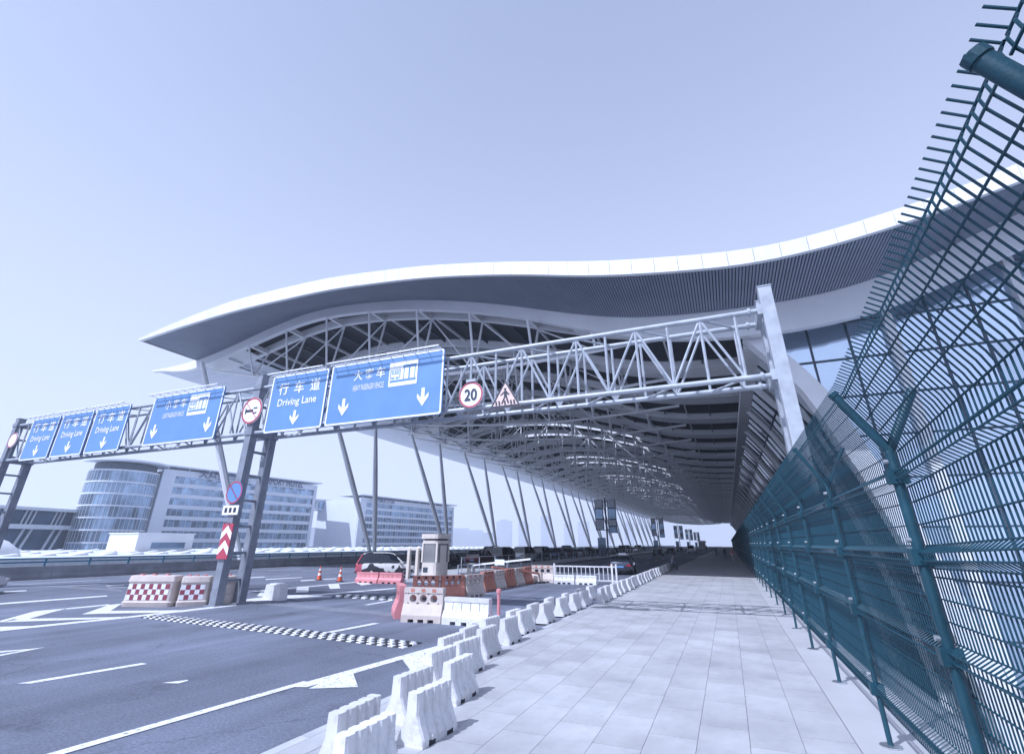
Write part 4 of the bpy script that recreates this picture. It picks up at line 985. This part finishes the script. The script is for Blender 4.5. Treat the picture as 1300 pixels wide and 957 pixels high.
# ================================================================== PEOPLE
SKIN = M('skin', (.50,.30,.22), .5); HAIR = M('hair', (.012,.01,.01), .5); SHOE = M('shoe', (.03,.03,.035), .5)
def person(label, loc, rz, top, bottom, pose='walk'):
    t = thing('person', label, 'person', loc, rz)
    s_ = 1 if pose != 'sit' else 0
    if pose == 'sit':
        J = dict(pel=(0,0,.47),ab=(0,.02,.65),ch=(0,.05,.88),nk=(0,.09,1.03),hd=(0,.12,1.14),tp=(0,.13,1.24))
        leg = lambda s: [(s*.09,.02,.46),(s*.12,.43,.5),(s*.12,.40,.1),(s*.12,.50,.04)]
        arm = lambda s: [(s*.18,.06,.95),(s*.24,.12,.70),(s*.16,.33,.56),(s*.12,.40,.55)]
    else:
        a = .28 if pose == 'walk' else .05
        J = dict(pel=(0,0,.93),ab=(0,.0,1.10),ch=(0,.01,1.32),nk=(0,.02,1.48),hd=(0,.04,1.58),tp=(0,.05,1.69))
        leg = lambda s: [(s*.09,0,.9),(s*.10,.04+s*a*.5,.5),(s*.10,s*a,.09),(s*.10,s*a+.12,.04)]
        arm = lambda s: [(s*.19,.0,1.38),(s*.24,-s*.1,1.1),(s*.23,-s*.14+.1,.87),(s*.22,-s*.14+.14,.78)]
    V = []; E_ = []; Rr = []
    def add(p, r, prev=None):
        V.append(p); Rr.append(r)
        if prev is not None: E_.append((prev, len(V)-1))
        return len(V)-1
    p0 = add(J['pel'],.13); p1 = add(J['ab'],.12,p0); p2 = add(J['ch'],.14,p1); p3 = add(J['nk'],.055,p2); p4 = add(J['hd'],.085,p3); p5 = add(J['tp'],.075,p4)
    for s in (-1,1):
        pr = p0
        for q, r in zip(leg(s), (.085,.06,.042,.04)): pr = add(q, r, pr)
        pr = p2
        for q, r in zip(arm(s), (.055,.043,.033,.03)): pr = add(q, r, pr)
    me = bpy.data.meshes.new('person_body'); me.from_pydata(V, E_, []); o = bpy.data.objects.new('body', me); col.objects.link(o)
    md = o.modifiers.new('skin', 'SKIN'); 
    for i, r in enumerate(Rr): me.skin_vertices[0].data[i].radius = (r, r)
    me.skin_vertices[0].data[0].use_root = True
    sb = o.modifiers.new('sub', 'SUBSURF'); sb.levels = 2; sb.render_levels = 2
    bpy.context.view_layer.update()
    m2 = bpy.data.meshes.new_from_object(o.evaluated_get(bpy.context.evaluated_depsgraph_get())); bpy.data.objects.remove(o)
    for m in (top, bottom, SKIN, SHOE, HAIR): m2.materials.append(m)
    nk, hip = J['nk'][2], J['pel'][2]
    for p in m2.polygons:
        c = p.center
        if c.z > nk+.01: p.material_index = 4 if (c.z > J['hd'][2]+.06 or c.y < J['hd'][1]-.035) else 2
        elif pose == 'sit': p.material_index = 3 if c.z < .09 else (1 if (c.z < .56 and (abs(c.x) < .17) and not (c.y > .3 and c.z > .53)) else 0)
        else: p.material_index = 3 if c.z < .08 else 2 if (abs(c.x) > .17 and c.z < .9) else 1 if c.z < hip+.03 else 0
        p.use_smooth = True
    b = bpy.data.objects.new('body', m2); col.objects.link(b); b.parent = t
    hx_, hy_, hz_ = J['hd']
    for sx in (-.03,.03): MB().lathe([(.001,-.012),(.012,0),(.001,.012)], (sx,hy_+.078,hz_+.015), 6).build('eye', SHOE, t)
    MB().add([(-.014,hy_+.075,hz_-.03),(.014,hy_+.075,hz_-.03),(0,hy_+.105,hz_-.025),(0,hy_+.08,hz_+.02)], [(0,1,2),(1,3,2),(0,2,3)]).build('nose', SKIN, t)
    return t
C1 = M('cloth_pink', (.55,.22,.26), .85); C2 = M('cloth_dark', (.03,.035,.05), .85); C3 = M('cloth_white', (.6,.6,.62), .85); C4 = M('cloth_navy', (.04,.06,.13), .85)
person('person in a pink top and white trousers walking on the covered pavement', (.3,79,PZ), R(200), C1, C3)
person('person in dark clothes standing near the fence under the canopy', (-.75,88,PZ), R(170), C2, C4, 'stand')
sp_ = person('person in a grey top sitting at the end of the barrier row', (-5.05,50.2,PZ), R(-60), M('cloth_grey', (.2,.2,.24), .85), C2, 'sit')
st = thing('stool', 'small dark stool under the sitting person', 'stool', (-5.05,50.2,PZ), R(-60))
MB().box((-.18,-.18,.30),(.18,.18,.35)).build('seat', TRIM, st)
for a in (-.14,.14):
    for b in (-.14,.14): MB().box((a-.02,b-.02,0),(a+.02,b+.02,.30)).build('leg', TRIM, st)
person('person with a dark jacket walking far down the pavement', (-2.6,112,PZ), R(10), C4, C2)

# ================================================================== BUILDINGS BEYOND
def hotel(label, P0, P1, zb_, zt, floors, dep, letters=None, tower=None, sc_=1.0):
    (x0, y0), (x1, y1) = P0, P1; Ln = math.hypot(x1-x0, y1-y0); rz = math.atan2(y1-y0, x1-x0)
    t = thing('hotel', label, 'building', (x0, y0, zb_), rz); H = zt-zb_; fh = (H-6)/floors   # local x along the facade, -y faces the road
    MB().box((0,0.4,0),(Ln,dep,H-1)).build('wall', HOTW, t)
    MB().box((0,0,0),(Ln,.39,3.5)).build('podium', HOTW, t)
    for f in range(floors):
        z = 3.6+f*fh
        MB().box((0,0,z),(Ln,.38,z+fh*.36)).build('spandrel', HOTW, t)
        wn = MB().box((0,.30,z+fh*.36),(Ln,.40,z+fh)).build('window_band', HOTG, t)
        mm = MB()
        for i in range(int(Ln/1.9)+1): mm.box((i*1.9-.05,.16,z+fh*.36),(i*1.9+.05,.26,z+fh))
        tag(mm.build('mullions', HOTW, wn), kind='stuff')
    MB().box((0,-.05,H-2.4),(Ln,.45,H-.3)).build('parapet_band', HOTW, t)
    MB().box((-1,-1.5,H+.5),(Ln+1.5,dep*.5,H+.9)).build('roof_canopy', HOTW, t)
    for i in range(int(Ln/7)): MB().box((i*7+1,-.6,H-.3),(i*7+1.25,-.35,H+.5)).build('roof_post', HOTW, t)
    for x, w_ in ((0,4.2), (Ln-1.4,1.4)): MB().box((x,-.35,0),(x+w_,.1,H-.4)).build('end_pier', HOTW, t)
    if letters:
        for s, xa, xb, h_ in letters:
            o = inst('lettering', text_mesh(s, xb-xa, h_, HOTS, .03), t, ((xa+xb)/2, -1.62, H-.9))
    if tower:
        n = 20; r_ = tower; cx_, cy_ = -r_+.6, r_*.55
        def arc(rr_): return [(cx_+rr_*math.cos(a), cy_+rr_*math.sin(a)) for a in np.linspace(R(165), R(355), n)]
        tw = MB(); A = arc(r_); tw.prism([(a,b,0) for a, b in A], (0,0,H-2.5)); tw.build('tower_glass', HOTG, t, True)
        for f in range(floors+1):
            z = 3.2+f*fh
            MB().prism([(a,b,z) for a, b in arc(r_+.18)], (0,0,.45)).build('tower_band', HOTW, t)
        mm = MB()
        for a in np.linspace(R(168), R(352), 26): mm.beam((cx_+(r_+.1)*math.cos(a),cy_+(r_+.1)*math.sin(a),0),(cx_+(r_+.1)*math.cos(a),cy_+(r_+.1)*math.sin(a),H-2.5),.09,.09)
        tag(mm.build('tower_mullions', HOTW, t), kind='stuff')
        MB().prism([(a,b,H-2.2) for a, b in arc(r_-1)], (0,0,2)).build('tower_attic', MULL, t)
        MB().prism([(a,b,H+.1) for a, b in arc(r_+2.4)], (0,0,.5)).build('tower_roof', HOTW, t, True)
    return t
hotel('white hotel with a round glass stair tower and lettered roof band', (-176.5,111), (-166.5,173), -8, 26.6, 8, 26, [('大众空港宾馆', 11, 31, 2.9), ('AIRPORT HOTEL', 35, 54.5, 2.5)], 9.5)
hotel('second hotel block further along with red roof lettering', (-152.5,186), (-146,262), -8, 22.3, 8, 26, [('空港宾馆酒店', 6, 22, 2.2)])
# bridge portal between the hotels
t = thing('glass_link_building', 'pale stepped link building with a roof bridge between the two hotels', 'building', (-176,184,-8), R(78))
MB().box((0,0,25),(22,8,29)).build('bridge', HOTW, t); MB().box((-3,-1,29),(30,10,29.7)).build('roof', HOTW, t); MB().box((1,-.1,25.6),(21,.1,28.4)).build('bridge_window', HOTG, t)
MB().box((13,1,0),(16,6,25)).build('tower', HOTW, t)
for i in range(6): MB().box((16.2,2,3+i*3.6),(34-i*1.5,9,5+i*3.6)).build('floor_slab', HOTW, t); MB().box((16.2,2.3,5+i*3.6),(33-i*1.5,8.6,6.6+i*3.6)).build('window_band', HOTG, t)
MB().tube((6,2,0),(6,2,25),.4,8).build('column', HOTW, t); MB().box((0,0,0),(12,9,9)).build('low_block', HOTW, t)
# left concourse
t = thing('concourse_building', 'long dark glazed concourse with slanting white fins and pale roof edge', 'building', (-180,40,-8), math.atan2(150,-26))
t.location = (-172,10,-8); t.rotation_euler = (0,0,math.atan2(97,-17)); Ln = 100
MB().box((-60,.6,0),(Ln,30,19.2)).build('glazed_wall', LBG, t); MB().box((-60,-1.4,14.2),(Ln,.7,15.4)).build('white_beam', LBW, t); MB().box((-60,-2.5,19.2),(Ln,32,20)).build('roof', LBW, t)
for i in range(20):
    x = -56+i*8
    for d in (0,2.0): MB().beam((x+d-3.2,-1.0,0),(x+d+1.4,.2,14.3),.5,.4).build('fin', LBW, t)
    for d in (0,1.2,2.4): MB().beam((x+d,.2,15.4),(x+d+.6,.2,19.2),.3,.3).build('upper_fin', LBW, t)
mm = MB()
for i in range(160): mm.box((-60+i,.45,0),(-60+i+.14,.58,14.2))
tag(mm.build('mullions', LBW, t), kind='stuff') if False else mm
# parking roof at the lower level with sawtooth skylights
pk = thing('parking_roof', 'wide white flat roof with sawtooth vents below the road level', 'building', (-100,80,-8))
MB().box((-38,-75,6.5),(38,120,9.0)).build('roof_slab', LBW, pk); MB().box((-36,-73,0),(36,118,6.4)).build('wall', CONC, pk)
for r_ in range(4):
    for i in range(58):
        x = 26-r_*17; y = -72+i*3.3
        if r_ < 2 or i % 2 == 0: MB().prism([(x,y,9.0),(x,y+2.0,9.0),(x,y+1.7,9.28)], (1.2,0,0)).build('sawtooth_vent', WHT if i % 2 else RIB, pk)
t = thing('service_block', 'small white flat-roofed block with a dark window strip below the hotel', 'building', (-95,58.5,.6))
MB().box((-8,0,0),(0,10.3,2.95)).build('wall', WHT, t); MB().box((-.02,2.6,.5),(.05,8.8,1.5)).build('window', HOTG, t); MB().box((-8.2,-.2,2.95),(.2,10.5,3.1)).build('roof', WHT, t)
t.location.z = 1.02
t = thing('dome_roof', 'low white domed roof beside the parapet railing', 'building', (-92,33,-8))
MB().lathe([(8,0),(8,8.7),(7.5,9.6),(6.2,10.6),(4,11.4),(2,11.8),(.05,11.9)], (0,0,0), 28).build('shell', WHT, t, True); MB().lathe([(8.1,8.2),(8.2,8.3),(8.2,8.8),(8.05,8.9)], (0,0,0), 28).build('rim', RIB, t)
for i in range(9):
    y = 30+i*17; 
# distant skyline
for i, (px_, wd, h_, D) in enumerate([(600,70,20,900),(640,40,55,1300),(665,26,48,1250),(694,30,70,1400),(722,22,50,1350),(742,34,60,1500),(770,20,42,1300),(585,60,26,1000),(800,26,55,1500),(430,80,24,800)]):
    d = ray(px_, 690); d = d/np.hypot(d[0], d[1]); p = d*D
    t = thing('distant_tower', 'pale hazy tower block on the skyline beyond the struts', 'building', (p[0], p[1], -8), math.atan2(p[1], p[0])+R(90), 'tower blocks on the skyline')
    MB().box((-wd/2,-10,0),(wd/2,10,h_+8)).build('wall', SKYL, t); MB().box((-wd/4,-6,h_+8),(wd/4,6,h_+12)).build('roof_block', SKYL, t)

# ================================================================== HAZE
hz = bpy.data.materials.new('haze_air'); hz.use_nodes = True; ht_ = hz.node_tree; ht_.nodes.clear()
pvn = ht_.nodes.new('ShaderNodeVolumePrincipled'); pvn.inputs['Color'].default_value = (.86,.90,.97,1); pvn.inputs['Density'].default_value = .00048; pvn.inputs['Anisotropy'].default_value = .2
ho = ht_.nodes.new('ShaderNodeOutputMaterial'); ht_.links.new(pvn.outputs[0], ho.inputs['Volume'])
tag(MB().box((-2700,-1000,-9.5),(1700,2700,95)).build('haze', hz), kind='stuff')
